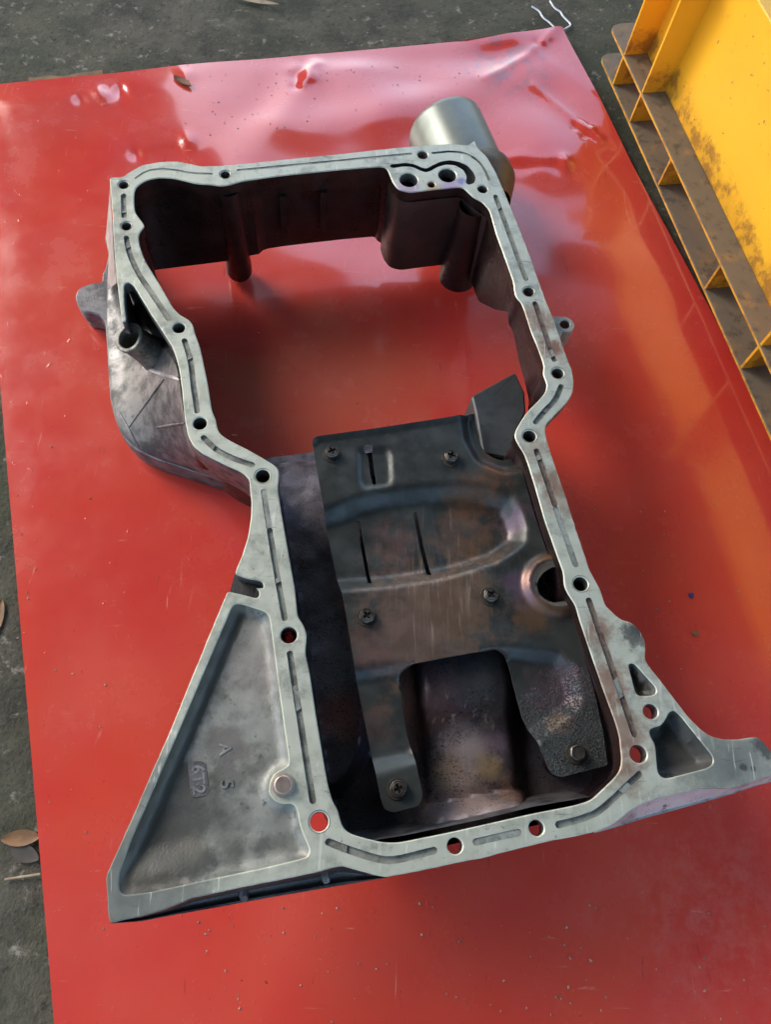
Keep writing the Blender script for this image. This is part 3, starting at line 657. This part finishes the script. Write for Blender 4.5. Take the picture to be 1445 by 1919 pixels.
for t in (0, .12, .3, .5, .7, .85, .95, 1):
    r = []
    for a, b in zip(A, B):
        p = a.lerp(b, t); bul = math.sin(math.pi * t)
        p.z += -.010 * bul * (1 if t < .9 else .4); r.append(p)
    rows.append(r)
m = MB(); m.rows([W0] + rows); m.rows([B, [Vector((p.x, p.y, p.z - .003)) + (b2 - p) * 0 for p, b2 in zip(B, B)]])
FLANK = m; m.build('flank', M_CAST, PAN, angle=50)
# foot flange on the sheet
FOOT = [(196, 505), (191, 512), (191, 528), (176, 529), (152, 536), (143, 545), (140, 557), (144, 571), (156, 585), (172, 586), (186, 590), (196, 602), (199, 640), (203, 711), (206, 750), (212, 776), (223, 806), (240, 831), (259, 845), (293, 861), (345, 877), (392, 893), (420, 900), (420, 870), (300, 820), (250, 740), (232, 640), (228, 540), (222, 430), (205, 405), (199, 428), (196, 445), (203, 476)]
l = dens(fillet(ccw(PL(FOOT, .026)), .003), .004); m = MB(); m.plate(l, [], [], .026, .012, .0012, 0, 0)
l2 = [(p - Vector(P(260, 640, .026).to_2d())) * 1.0 + Vector(P(260, 640, .026).to_2d()) for p in l]
m.build('foot_flange', M_CASTD, PAN)
# side skirt between the foot flange and the sheet
m = MB(); ls = off(l, .002); m.strip(L3(ls, .012), L3(ls, .0015), True); m.build('foot_wall', M_CASTD, PAN)
# diagonal webs on the flank
def web(a, b, h, wd, mat=M_CAST):
    mm = MB(); a, b = Vector(a), Vector(b); s = (b - a).cross(Vector((0, 0, 1))).normalized() * wd
    A = [a - s, a + s, b + s, b - s]; T = [a - s * .5 + Vector((0, 0, h)), a + s * .5 + Vector((0, 0, h)), b + s * .5 + Vector((0, 0, h)), b - s * .5 + Vector((0, 0, h))]
    mm.strip(A, T, True); mm.add(T, [(0, 1, 2, 3)]); return mm.build('web', mat, PAN)
from mathutils.bvhtree import BVHTree
FLB = BVHTree.FromPolygons([Vector(v) for v in FLANK.v], FLANK.f)
def ridge(p0, p1, r, mat):
    pts = []
    for t in np.linspace(0, 1, 9):
        q = P(p0[0] + (p1[0] - p0[0]) * t, p0[1] + (p1[1] - p0[1]) * t, 0); o = Vector((0, 0, CAM_H))
        h = FLB.ray_cast(o, (q - o).normalized())[0]
        if h: pts.append(h - Vector((0, 0, r * .2)))
    if len(pts) > 2:
        mm = MB(); mm.tube(pts, [r * (.55 + .45 * math.sin(math.pi * (k + .5) / len(pts))) for k in range(len(pts))], 8); mm.build('web', mat, PAN)
ridge((241, 800), (306, 711), .0012, M_CAST); ridge((292, 801), (345, 793), .0012, M_CAST); ridge((268, 688), (338, 712), .0018, M_POL); ridge((222, 770), (260, 838), .001, M_CAST)
# thin upright rib that runs down from the flange corner
m = MB(); a, b = P(214, 480, ZF), P(231, 603, ZF); t = Vector((.0016, -.0004, 0))
m.strip([a - t, b - t, b + t, a + t], [v + Vector((0, 0, -.0001)) for v in (a - t, b - t, b + t, a + t)], True)
low = [Vector((v.x, v.y, zz)) for v, zz in zip((a - t, b - t, b + t, a + t), (.03, .106, .106, .03))]
m.strip([v - Vector((0, 0, .0101)) for v in (a - t, b - t, b + t, a + t)], low, True); m.build('side_wall', M_CASTD, PAN)
# far outside wall at the upper left corner, seen as a dark strip beside the flange
m = MB(); aa = [P(x, y, ZF - .01) for x, y in ((206, 345), (209, 410), (213, 480), (218, 530))]; bb = [P(x, y, .03) for x, y in ((201, 425), (198, 440), (203, 478), (200, 545))]
m.rows([aa, bb]); m.build('corner_wall', M_CASTD, PAN)
# hose spigot
tip = P(240, 632, .098); basep = P(296, 668, .064); axd = (tip - basep)
m = MB(); Lh = axd.length
m.lathe(basep, axd, [(-.014, .0190), (0, .0150), (Lh * .45, .0122), (Lh - .004, .0112), (Lh - .003, .0122), (Lh - .0006, .0122), (Lh, .0114), (Lh, .0094), (Lh - .0008, .0088), (Lh * .3, .0084), (Lh * .3, .0001)], 32)
m.build('spigot', m_cast('spigot_cast', (.22, .215, .19), (.10, .098, .085), (.04, .04, .035), .45, (.4, .6), 90), PAN)
# lug with a hole on the right rail
c = P(1059.5, 607.5, .106).to_2d(); hd = (P(1036, 618, .106).to_2d() - c)
l = [c + Vector((math.cos(t), math.sin(t))) * .0078 for t in np.linspace(-1.9, 1.5, 18)]
l = ccw(l + [P(1030, 592, .106).to_2d(), P(1046, 640, .106).to_2d()])
m = MB(); m.plate(l, [(circ(c, .0042, 24), 1)], [], .106, .086, .0007, 0, 0)
m.build('lug', [m_cast('lug_cast', (.33, .34, .31), (.20, .205, .19), (.09, .09, .08), .5, (.4, .55), 70), M_BORE], PAN)
# notch floor in the left wing edge
m = MB(); m.prism(PL([(428, 1110), (486, 1126), (500, 1100), (490, 1082), (440, 1066)], ZF - .007), ZF - .011, ZF - .018); m.build('notch_floor', M_DEEP, PAN)

# wing webs -------------------------------------------------------------
def web_field(loop, depth, R, mats, name, rot=None):
    def fn(p, d): 
        q = np.clip(d / R, 0, 1); D = depth(p) if callable(depth) else depth
        return ZF - .0009 - D * np.sqrt(1 - (1 - q) ** 2) + np.array([.0004 * fbm(x, y, 70, 2, 3) for x, y in p]) * (q > .5)
    mm = MB(); mm.hfield(off(loop, -.0002), fn, .0032)
    o = mm.build(name, mats, PAN, angle=80)
    if name == 'wing_web':             # dirt and shade of the pocket's left wall, painted as one dark band
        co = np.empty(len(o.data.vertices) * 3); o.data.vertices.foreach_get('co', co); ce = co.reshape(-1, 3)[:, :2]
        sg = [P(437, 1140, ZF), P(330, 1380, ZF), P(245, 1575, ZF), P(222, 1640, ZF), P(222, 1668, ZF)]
        at_ = o.data.attributes.new('grime_shade', 'FLOAT', 'POINT'); at_.data.foreach_set('value', 1 - sst((pdist(ce, sg, False) - .005) / .006))
    return o
xl, xr = P(300, 1500, ZF).x, P(560, 1500, ZF).x
BLA, BLB = (np.array(P(*q, ZF)[:2]) for q in ((222, 1680), (470, 1632)))
def web_depth(p):
    D = .0085 - .0038 * sst((p[:, 0] - xl) / (xr - xl))
    e = BLB - BLA; dl = ((p - BLA) @ np.array([-e[1], e[0]])) / np.hypot(*e)
    sh = (1 - sst((dl - .004) / .022)) * (1 - sst((p[:, 0] - BLA[0] - .03) / .05))
    return D * (1 - .72 * sh)
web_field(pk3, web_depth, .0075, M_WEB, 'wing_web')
web_field(pk2, .013, .0045, m_cast('pocket_dark', (.085, .088, .082), (.05, .05, .048), (.03, .03, .028), .2, (.35, .55), 60), 'pocket_web')
web_field(pk1, .011, .0045, m_cast('pocket_grey', (.20, .20, .185), (.075, .075, .07), (.03, .03, .03), .45, (.4, .6), 130), 'pocket_web')
# dowel pin
c = P(530.9, 1471.6, ZF).to_2d(); m = MB()
m.rows([L3(circ(c, r, 28), z) for r, z in ((.0068, ZF - .012), (.0068, ZF + .0008), (.0052, ZF + .0038), (.0046, ZF + .0042))], True); m.add(L3(circ(c, .0046, 28), ZF + .0042), [tuple(range(28))])
m.build('dowel_pin', M_PIN, PAN, angle=25)
m = MB(); m.rows([L3(circ(c, r, 28), z) for r, z in ((.0105, ZF - .0125), (.0095, ZF - .0035), (.0064, ZF - .003))], True); m.build('dowel_seat', M_PIN, PAN)
# rear lip below the two wings
def lip(tp, lp, mat, zt=ZF - .0015, zl=.100, sink=.012, name='rear_lip'):
    a = [P(x, y, zt) for x, y in tp]; b = [P(x, y, zl) for x, y in lp]; n_ = 34
    a = resample(a, n_); b = resample(b, n_)
    midr = [p.lerp(q, .35) - Vector((0, 0, sink)) for p, q in zip(a, b)]; mid2 = [p.lerp(q, .78) - Vector((0, 0, sink * .55)) for p, q in zip(a, b)]
    lipi = [p.lerp(q, .86) for p, q in zip([Vector((v.x, v.y, zl)) for v in a], b)]
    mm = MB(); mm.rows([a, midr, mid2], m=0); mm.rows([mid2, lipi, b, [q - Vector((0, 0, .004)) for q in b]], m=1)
    return mm.build(name, mat, PAN, angle=28)
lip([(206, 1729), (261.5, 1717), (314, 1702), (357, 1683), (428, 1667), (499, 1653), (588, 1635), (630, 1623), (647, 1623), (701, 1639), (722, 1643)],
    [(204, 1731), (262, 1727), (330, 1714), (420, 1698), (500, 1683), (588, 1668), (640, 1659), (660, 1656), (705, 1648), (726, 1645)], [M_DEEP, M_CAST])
lip([(1117, 1558), (1144, 1547), (1166, 1532), (1185, 1516), (1212, 1501), (1240, 1493), (1277, 1485), (1320, 1476), (1370, 1476), (1416, 1462), (1445, 1453), (1476, 1447)],
    [(1116, 1561), (1150, 1552), (1200, 1536), (1277, 1515), (1320, 1503), (1370, 1489), (1416, 1473), (1445, 1466), (1478, 1457)], [M_POL, M_POL], sink=.003)
for x0 in (452, 606):
    a = P(x0, 1672 - (x0 - 452) * .25, .104); b = P(x0 + 6, 1684 - (x0 - 452) * .215, .1); m = MB()
    m.tube([a + Vector((0, .004, -.002)), a.lerp(b, .5), b], [.0022, .0026, .0024], 8); m.build('rib', M_CASTD, PAN)
# unseen wall under the rear edge down to the sheet, added to block light
m = MB(); aa = [P(x, y, .099) for x, y in ((640, 1640), (760, 1620), (900, 1590), (1000, 1565), (1110, 1545))]
m.rows([[p + Vector((0, .016, 0)) for p in aa], [Vector((p.x, p.y + .03, .012)) for p in aa]]); m.build('rear_blocker', M_CASTD, PAN)
# cast marks on the left wing
def cast_text(txt, px, py, size, ang, depth, mat, sx=1):
    q = P(px, py, ZF - .011); wz_ = ZF - .0009 - float(web_depth(np.array([[q.x, q.y]]))[0]) + .0003
    cu = bpy.data.curves.new('cast_mark', 'FONT'); cu.body = txt; cu.size = size; cu.extrude = depth; cu.bevel_depth = .00018; cu.align_x = 'CENTER'; cu.align_y = 'CENTER'
    to = bpy.data.objects.new('tmp', cu); COL.objects.link(to); bpy.context.view_layer.update()
    me = bpy.data.meshes.new_from_object(to.evaluated_get(bpy.context.evaluated_depsgraph_get())); bpy.data.objects.remove(to)
    me.materials.clear(); me.materials.append(mat)
    p = P(px, py, wz_); me.transform(Matrix.Translation(p) @ Matrix.Rotation(ang, 4, 'Z') @ Matrix.Diagonal((sx, 1, 1, 1)))
    o = bpy.data.objects.new('cast_mark', me); COL.objects.link(o); o.parent = PAN; o.location = -PAN.location; return o
WEBZ = ZF - .0009 - float(web_depth(np.array([P(385, 1460, ZF - .011)[:2]]))[0]) + .0003
M_MARK = m_cast('cast_mark_metal', (.25, .26, .25), (.16, .165, .155), (.07, .07, .07), .55, (.36, .5), 80)
m = MB(); m.prism(fillet(ccw(PL([(351, 1428), (384, 1426), (392, 1490), (357, 1495)], WEBZ)), .003), WEBZ + .0001, WEBZ - .0015); m.build('mark_panel', M_CASTD, PAN)
cast_text('6T2', 371, 1461, .0105, R_(-82), .0005, M_MARK)
cast_text('5', 424, 1470, .0110, R_(-82), .00035, M_MARK)
cast_text('A', 421, 1404, .0105, R_(-82), .00025, M_MARK)

# windage plate ----------------------------------------------------------
ZP = ZF - .018
WO = [(585, 829), (591, 821), (680, 809), (780, 794), (850.6, 783), (868, 778), (884, 768), (893, 767), (896, 785), (901, 812), (909, 832), (920, 843), (934, 850), (947.5, 853), (971, 849), (978.5, 866.6), (982, 894), (1002, 963.5), (1025, 1033), (1042, 1050.7), (1044, 1064), (1030, 1067), (1015, 1077), (1006, 1090), (1003.7, 1102), (1007, 1114), (1015, 1124), (1033, 1133), (1055, 1130), (1068, 1132), (1076, 1151), (1085, 1195), (1113.6, 1292.6), (1131, 1372), (1140, 1434), (1051.6, 1456.5), (1034, 1450), (1023, 1425.5), (1005, 1381), (985, 1341), (967.5, 1275), (958.6, 1239), (949.8, 1224), (932, 1215), (843.5, 1230.6), (772.6, 1244), (752.7, 1257), (748, 1279), (763.7, 1372), (777, 1416.6), (792.5, 1492), (786, 1509.6), (737, 1523), (719.4, 1516), (712.8, 1492), (693, 1390), (666, 1257), (644, 1124), (633, 1080), (610, 971), (598.8, 909)]
T1 = PL([(540, 962), (620, 946), (660, 929), (710, 916), (800, 905), (860, 902), (905, 905), (962, 925), (980, 957), (990, 985), (988, 1016), (966, 1036), (932, 1057), (880, 1074), (831, 1088), (740, 1102), (640, 1110), (560, 1114)], ZP)
T2L = PL([(600, 1262), (690, 1246), (760, 1236), (800, 1250), (800, 1400), (790, 1432), (700, 1452), (640, 1460)], ZP)
T2R = PL([(900, 1215), (960, 1206), (1050, 1218), (1080, 1250), (1096, 1310), (1085, 1335), (1010, 1392), (960, 1400)], ZP)
DENT = PL([(669, 842), (726, 836), (735, 850), (738, 900), (728, 914), (680, 918), (671, 900)], ZP)
BOWL = PL([(896, 770), (903, 815), (918, 842), (947, 853), (990, 848)], ZP)
TOPE = PL([(585, 829), (591, 821), (680, 809), (780, 794), (850.6, 783), (868, 778), (893, 767)], ZP)
HC = np.array(P(1040, 1097, ZP)[:2])
SL2 = PL([(800, 930), (985, 930), (985, 1040), (830, 1080)], ZP)
def ramp_(x): x = np.clip(x, 0, 1); return .72 * x + .28 * sst(x)
def plate_z(p, d):
    ins = lambda L: np.where(inpoly(p, L), pdist(p, L), 0)
    z = np.full(len(p), ZP)
    z -= .0105 * ramp_(ins(T1) / .0125)
    z -= .0070 * ramp_(ins(T2L) / .010) + .0085 * ramp_(ins(T2R) / .010)
    z -= .0024 * sst(ins(DENT) / .003)
    z -= .0016 * sst(ins(SL2) / .006) * sst(ins(T1) / .01)
    r = np.hypot(*(p - HC).T); z += .0052 * sst((.0245 - r) / .0065) - .0012 * sst((.0165 - r) / .001)
    z -= .0085 * sst((.016 - pdist(p, BOWL, False)) / .010)
    z += .0026 * sst((.0032 - pdist(p, TOPE, False)) / .0026)
    z += np.array([.0003 * fbm(x, y, 25, 2, 6) for x, y in p])
    return z
wl = fillet(ccw(PL(WO, ZP)), .0025)
slits = [slot(PL([(673, 968), (680, 1010), (694, 1085)], ZP), .0013), slot(PL([(782, 952), (793, 1010), (807, 1068)], ZP), .0016),
         fillet(ccw(PL([(683, 834), (690, 829), (697, 834), (698, 850), (703, 885), (706, 905), (699, 906), (694, 885), (690, 852), (684, 846)], ZP)), .0012)]
m = MB(); m.hfield(wl, plate_z, .0024, holes=slits, skirt=.0016, mskirt=1)
wp = m.build('windage_plate', [M_PLATE, M_EDGE], PAN, angle=80)
def zat(px, py): q = P(px, py, ZP); a = np.array([[q.x, q.y]]); return float(plate_z(a, np.array([1.0]))[0])
def bolt_mb(phillips=True, rot=0.0):
    mb = MB(); hexr = [Vector((math.cos(math.pi / 3 * k + rot), math.sin(math.pi / 3 * k + rot))) * .0054 for k in range(6)]
    hexr = fillet(ccw(hexr), .0013, 2); c = .0008; L = .0028
    cross = [(c, c), (c, L), (-c, L), (-c, c), (-L, c), (-L, -c), (-c, -c), (-c, -L), (c, -L), (c, -c), (L, -c), (L, c)]
    a = rot + .3; cross = [Vector((x * math.cos(a) - y * math.sin(a), x * math.sin(a) + y * math.cos(a))) for x, y in cross]
    rc = [(circ((0, 0), .0040, 24), .0007, 0)]
    mb.frustum((0, 0), 0, .0011, .0068, .0064, 28)
    mb.plate(hexr, [(circ((0, 0), .0037, 24), 0)] if phillips else [], rc if not phillips else [], .0058, .0011, .0007, 0, 0)
    if phillips:
        mb.v = mb.v; mb2 = MB(); mb2.plate(circ((0, 0), .0037, 24), [], [(cross, .0018, 1)], .0061, .0030, .0004, 0, 0)
        mb.add(mb2.v, [], 0); o = len(mb.v) - len(mb2.v)
        mb.f += [tuple(i + o for i in f) for f in mb2.f]; mb.m += mb2.m
    return mb
proto_mesh = {}
for (px, py, ph, rt) in ((622, 847, True, .2), (845.6, 855, True, .9), (920, 1115, True, .5), (687.6, 1154, True, .35), (746, 1478, True, .1), (1082.6, 1411, False, .4)):
    q = P(px, py, ZP + .004); key = ph
    if key not in proto_mesh:
        b = bolt_mb(ph).build('bolt', [M_BOLT, M_BOLTD], wp, angle=25); proto_mesh[key] = b
    else:
        b = proto_mesh[key].copy(); COL.objects.link(b); b.parent = wp
    b.location = Vector((q.x, q.y, zat(px, py) + .0002)); b.rotation_euler = (0, 0, rt)
    if not ph: b['label'] = 'plain hex bolt caked in black tar'
    # post that carries the plate
    mm = MB(); mm.frustum((q.x, q.y), FLZ - .01, zat(px, py) - .0017, .0085, .007, 18); mm.build('post', M_INNER, PAN)

# oil filter can on the far corner ---------------------------------------
e0, e1 = P(833, 240, .050), P(880, 347, .046)
axd = (e0 - e1); Lc = axd.length
m = MB(); m.lathe(e1, axd, [(0, .039), (Lc - .006, .039), (Lc - .002, .0386), (Lc - .0005, .0375), (Lc, .036), (Lc, .0001)], 56); can = m.build('filter_housing', M_CAN, PAN, angle=50)
m = MB(); m.lathe(e1 - axd.normalized() * .014, axd, [(-.02, .030), (0, .0420), (.003, .0435), (.015, .0435), (.018, .0420), (.018, .039)], 56); m.build('collar', M_BRONZE, can, angle=40)

# ------------------------------------------------------------------ yellow crate
a1, b1 = P(1124.7, 105, CR_Z1), P(1388, 689, CR_Z1)
sx = (b1 - a1).to_2d().normalized(); ty = Vector((-sx.y, sx.x))
if ty.x < 0: ty = -ty
org = a1.to_2d() - sx * .004
def C(s, t): return org + sx * s + ty * t
def sof(px, py): return (P(px, py, CR_Z1).to_2d() - org).dot(sx)
FW = .5 * ((P(1237, 158, CR_Z2).to_2d() - org).dot(ty) + (P(1368, 404, CR_Z2).to_2d() - org).dot(ty))
WTOP = CR_Z2
for z in np.arange(CR_Z2, .40, .002):
    if (P(1430, 25, z).to_2d() - org).dot(ty) < FW + .006: WTOP = float(z); break
print('crate z2 %.3f flange width %.3f wall top %.3f' % (CR_Z2, FW, WTOP))
CL, CW = .75, .42
CRATE = thing('plastic_crate', (*C(CL / 2, CW / 2), GZ), 'bright yellow plastic crate with dusty ribbed flanges, beside the red sheet', 'crate')
def rrect(s0, s1, t0, t1, r): return fillet(ccw([C(s0, t0), C(s1, t0), C(s1, t1), C(s0, t1)]), r, 5)
for z, s_off in ((CR_Z1, 0), (CR_Z2, 0)):
    ol = rrect(0, CL, 0, CW, .016); il = rrect(FW, CL - FW, FW, CW - FW, .008)
    m = MB(); m.plate(ol, [(il, 0)], [], z, z - .003, .0007, 0, 1)
    m.build('flange', [M_YELD, M_YEL], CRATE)
m = MB(); wl_ = rrect(FW, CL - FW, FW, CW - FW, .01); wl2 = rrect(FW + .007, CL - FW - .007, FW + .007, CW - FW - .007, .01)
wl3 = rrect(FW + .013, CL - FW - .013, FW + .013, CW - FW - .013, .01)
m.rows([L3(wl_, GZ + .001), L3(wl_, CR_Z2 - .003), L3(wl2, WTOP - .004), L3(wl3, WTOP)], True); m.add(L3(wl3, WTOP), [tuple(range(len(wl3)))])
m.build('wall', M_YEL, CRATE)
m = MB(); m.plate(rrect(FW + .004, CL - FW - .004, FW + .004, CW - FW - .004, .012), [], [], WTOP + .003, WTOP - .0035, .001); m.build('rim', M_YEL, CRATE)
def crate_rib(s, z0, z1, tin, t0=.0004):
    mm = MB(); l = [C(s - .0014, t0), C(s + .0014, t0), C(s + .0014, tin), C(s - .0014, tin)]
    mm.prism(l, z1, z0); return mm.build('rib', M_YEL, CRATE)
for px, py, tall in ((1142.5, 158, 1), (1174, 227.6, 1), (1233.6, 346, 0), (1322.6, 540, 0), (1388, 689, 1)):
    s = sof(px, py); crate_rib(s, CR_Z1 + .0001, CR_Z2 - .0031, FW + .001)
    if tall: crate_rib(s, CR_Z2 + .0001, WTOP - .008, FW + .008, .0008)

# ------------------------------------------------------------------ small things
m = MB(); wz = GZ + .0022
pw = [(997, 12), (1004, 16), (1012, 22), (1015, 29), (1020, 35), (1028, 40), (1038, 50), (1044, 57), (1054, 57), (1064, 52), (1070, 48), (1068, 43), (1062, 37), (1054, 29), (1051, 22), (1042, 17), (1037, 12), (1031, 2)]
m.tube(smooth_chain([P(x, y, wz) for x, y in pw], 1), .0011, 8)
tag(m.build('wire_clip', M_WIRE), 'bent shiny steel wire clip on concrete at the sheet\'s far right corner', 'wire clip')
def leaf(name, tipa, tipb, width, z, curl, mat, label, cat, tilt=0):
    a, b = P(*tipa, z), P(*tipb, z); d = b - a; s = Vector((-d.y, d.x, 0)).normalized(); rows_ = []
    for k in range(11):
        t = k / 10; wd = width * math.sin(math.pi * min(1, t * .93 + .04)) ** .75
        rows_.append([a + d * t + s * wd * u + Vector((0, 0, curl * abs(u) ** 1.5 + curl * .8 * t * t + tilt * u)) for u in (-1, -.5, 0, .5, 1)])
    mm = MB(); mm.rows(rows_); mm.rows([[p - Vector((0, 0, .0004)) for p in r] for r in rows_])
    o = mm.build(name, mat, recalc=False); return tag(o, label, cat)
leaf('dry_leaf', (325, 145), (358, 165), .0042, .004, .0022, M_LEAF, 'small curled brown dry leaf lying on the red sheet', 'leaf')
leaf('fallen_leaf', (2, 1573), (75, 1568), .0055, GZ + .0015, .001, M_TAN, 'tan leaf poking out from under the sheet\'s left edge', 'leaf')
leaf('fallen_leaf', (18, 1588), (72, 1610), .0058, GZ + .0008, .0008, m_plain('grey_leaf', (.075, .065, .055), (.05, .045, .04), 100, .8), 'dull grey leaf under the tan leaf at the sheet\'s left edge', 'leaf')
leaf('fallen_leaf', (-24, 1205), (4, 1125), .006, GZ + .0015, .001, M_TAN, 'pale brown leaf at the photo\'s left edge beside the sheet', 'leaf')
leaf('leaf_blade', (432, -6), (522, 12), .0042, GZ + .002, .0015, M_STRAW, 'long dry grass blade on the concrete at the top', 'leaf')
m = MB(); m.tube([P(x, y, GZ + .002) for x, y in ((8, 1648), (35, 1644), (75, 1638))], .0008, 6); tag(m.build('twig', M_STRAW), 'thin pale twig on concrete left of the sheet', 'twig')
m = MB(); l = ccw([P(x, y, -.0035).to_2d() for x, y in ((52, 147), (120, 142), (190, 132), (196, 160), (60, 172))]); m.prism(jit(dens(l, .006), .0015, 60), -.0028, GZ + .0003)
tag(m.build('wood_strip', M_WOOD), 'thin strip of brown wood under the sheet\'s far edge', 'wood')
def chip(name, px, py, r, mat, label, cat):
    q = P(px, py, .0022); mm = MB(); l = [Vector((q.x + r * random.uniform(.4, 1) * math.cos(t), q.y + r * random.uniform(.4, 1) * math.sin(t))) for t in np.linspace(0, 5.6, 7)]
    z = float(sheet_z(np.array([[q.x, q.y]]), np.array([1.]))[0]); n_ = len(l)
    mm.add([(p.x, p.y, z + .0004 + random.random() * .0012) for p in l] + [(q.x, q.y, z + .002)], [(i, (i + 1) % n_, n_) for i in range(n_)])
    mm.add([(p.x, p.y, z + .0003) for p in l], [tuple(range(n_))]); return tag(mm.build(name, mat), label, cat)
chip('paint_flake', 1308, 1186, .0042, M_TAN, 'tan flake on the red sheet, right of the casting', 'flake')
chip('paint_flake', 1298, 1114, .0032, M_BLUE, 'small dark blue flake on the red sheet, right of the casting', 'flake')
M_CRUMB = m_plain('crumb', (.35, .22, .17), (.16, .07, .05), 200, .5)
rnd = random.Random(11)
mm = MB()
for k in range(260):
    px, py = (rnd.uniform(100, 1440), rnd.uniform(1690, 1915)) if k < 90 else ((rnd.uniform(20, 230), rnd.uniform(700, 1600)) if k < 130 else (rnd.uniform(1080, 1440), rnd.uniform(800, 1300)) if k < 160 else (rnd.uniform(330, 900), rnd.uniform(120, 260)))
    q = P(px, py, 0); z = float(sheet_z(np.array([[q.x, q.y]]), np.array([1.]))[0]); r = rnd.uniform(.0004, .0012)
    vs = [(q.x + r * rnd.uniform(.5, 1.3) * math.cos(t), q.y + r * rnd.uniform(.5, 1.3) * math.sin(t), z + .0002) for t in (0, 1.3, 2.6, 3.9, 5.1)] + [(q.x, q.y, z + r * .9)]
    mm.add(vs, [(i, (i + 1) % 5, 5) for i in range(5)])
tag(mm.build('grit', M_CRUMB), 'fine grit scattered over the red sheet', 'grit', kind='stuff')
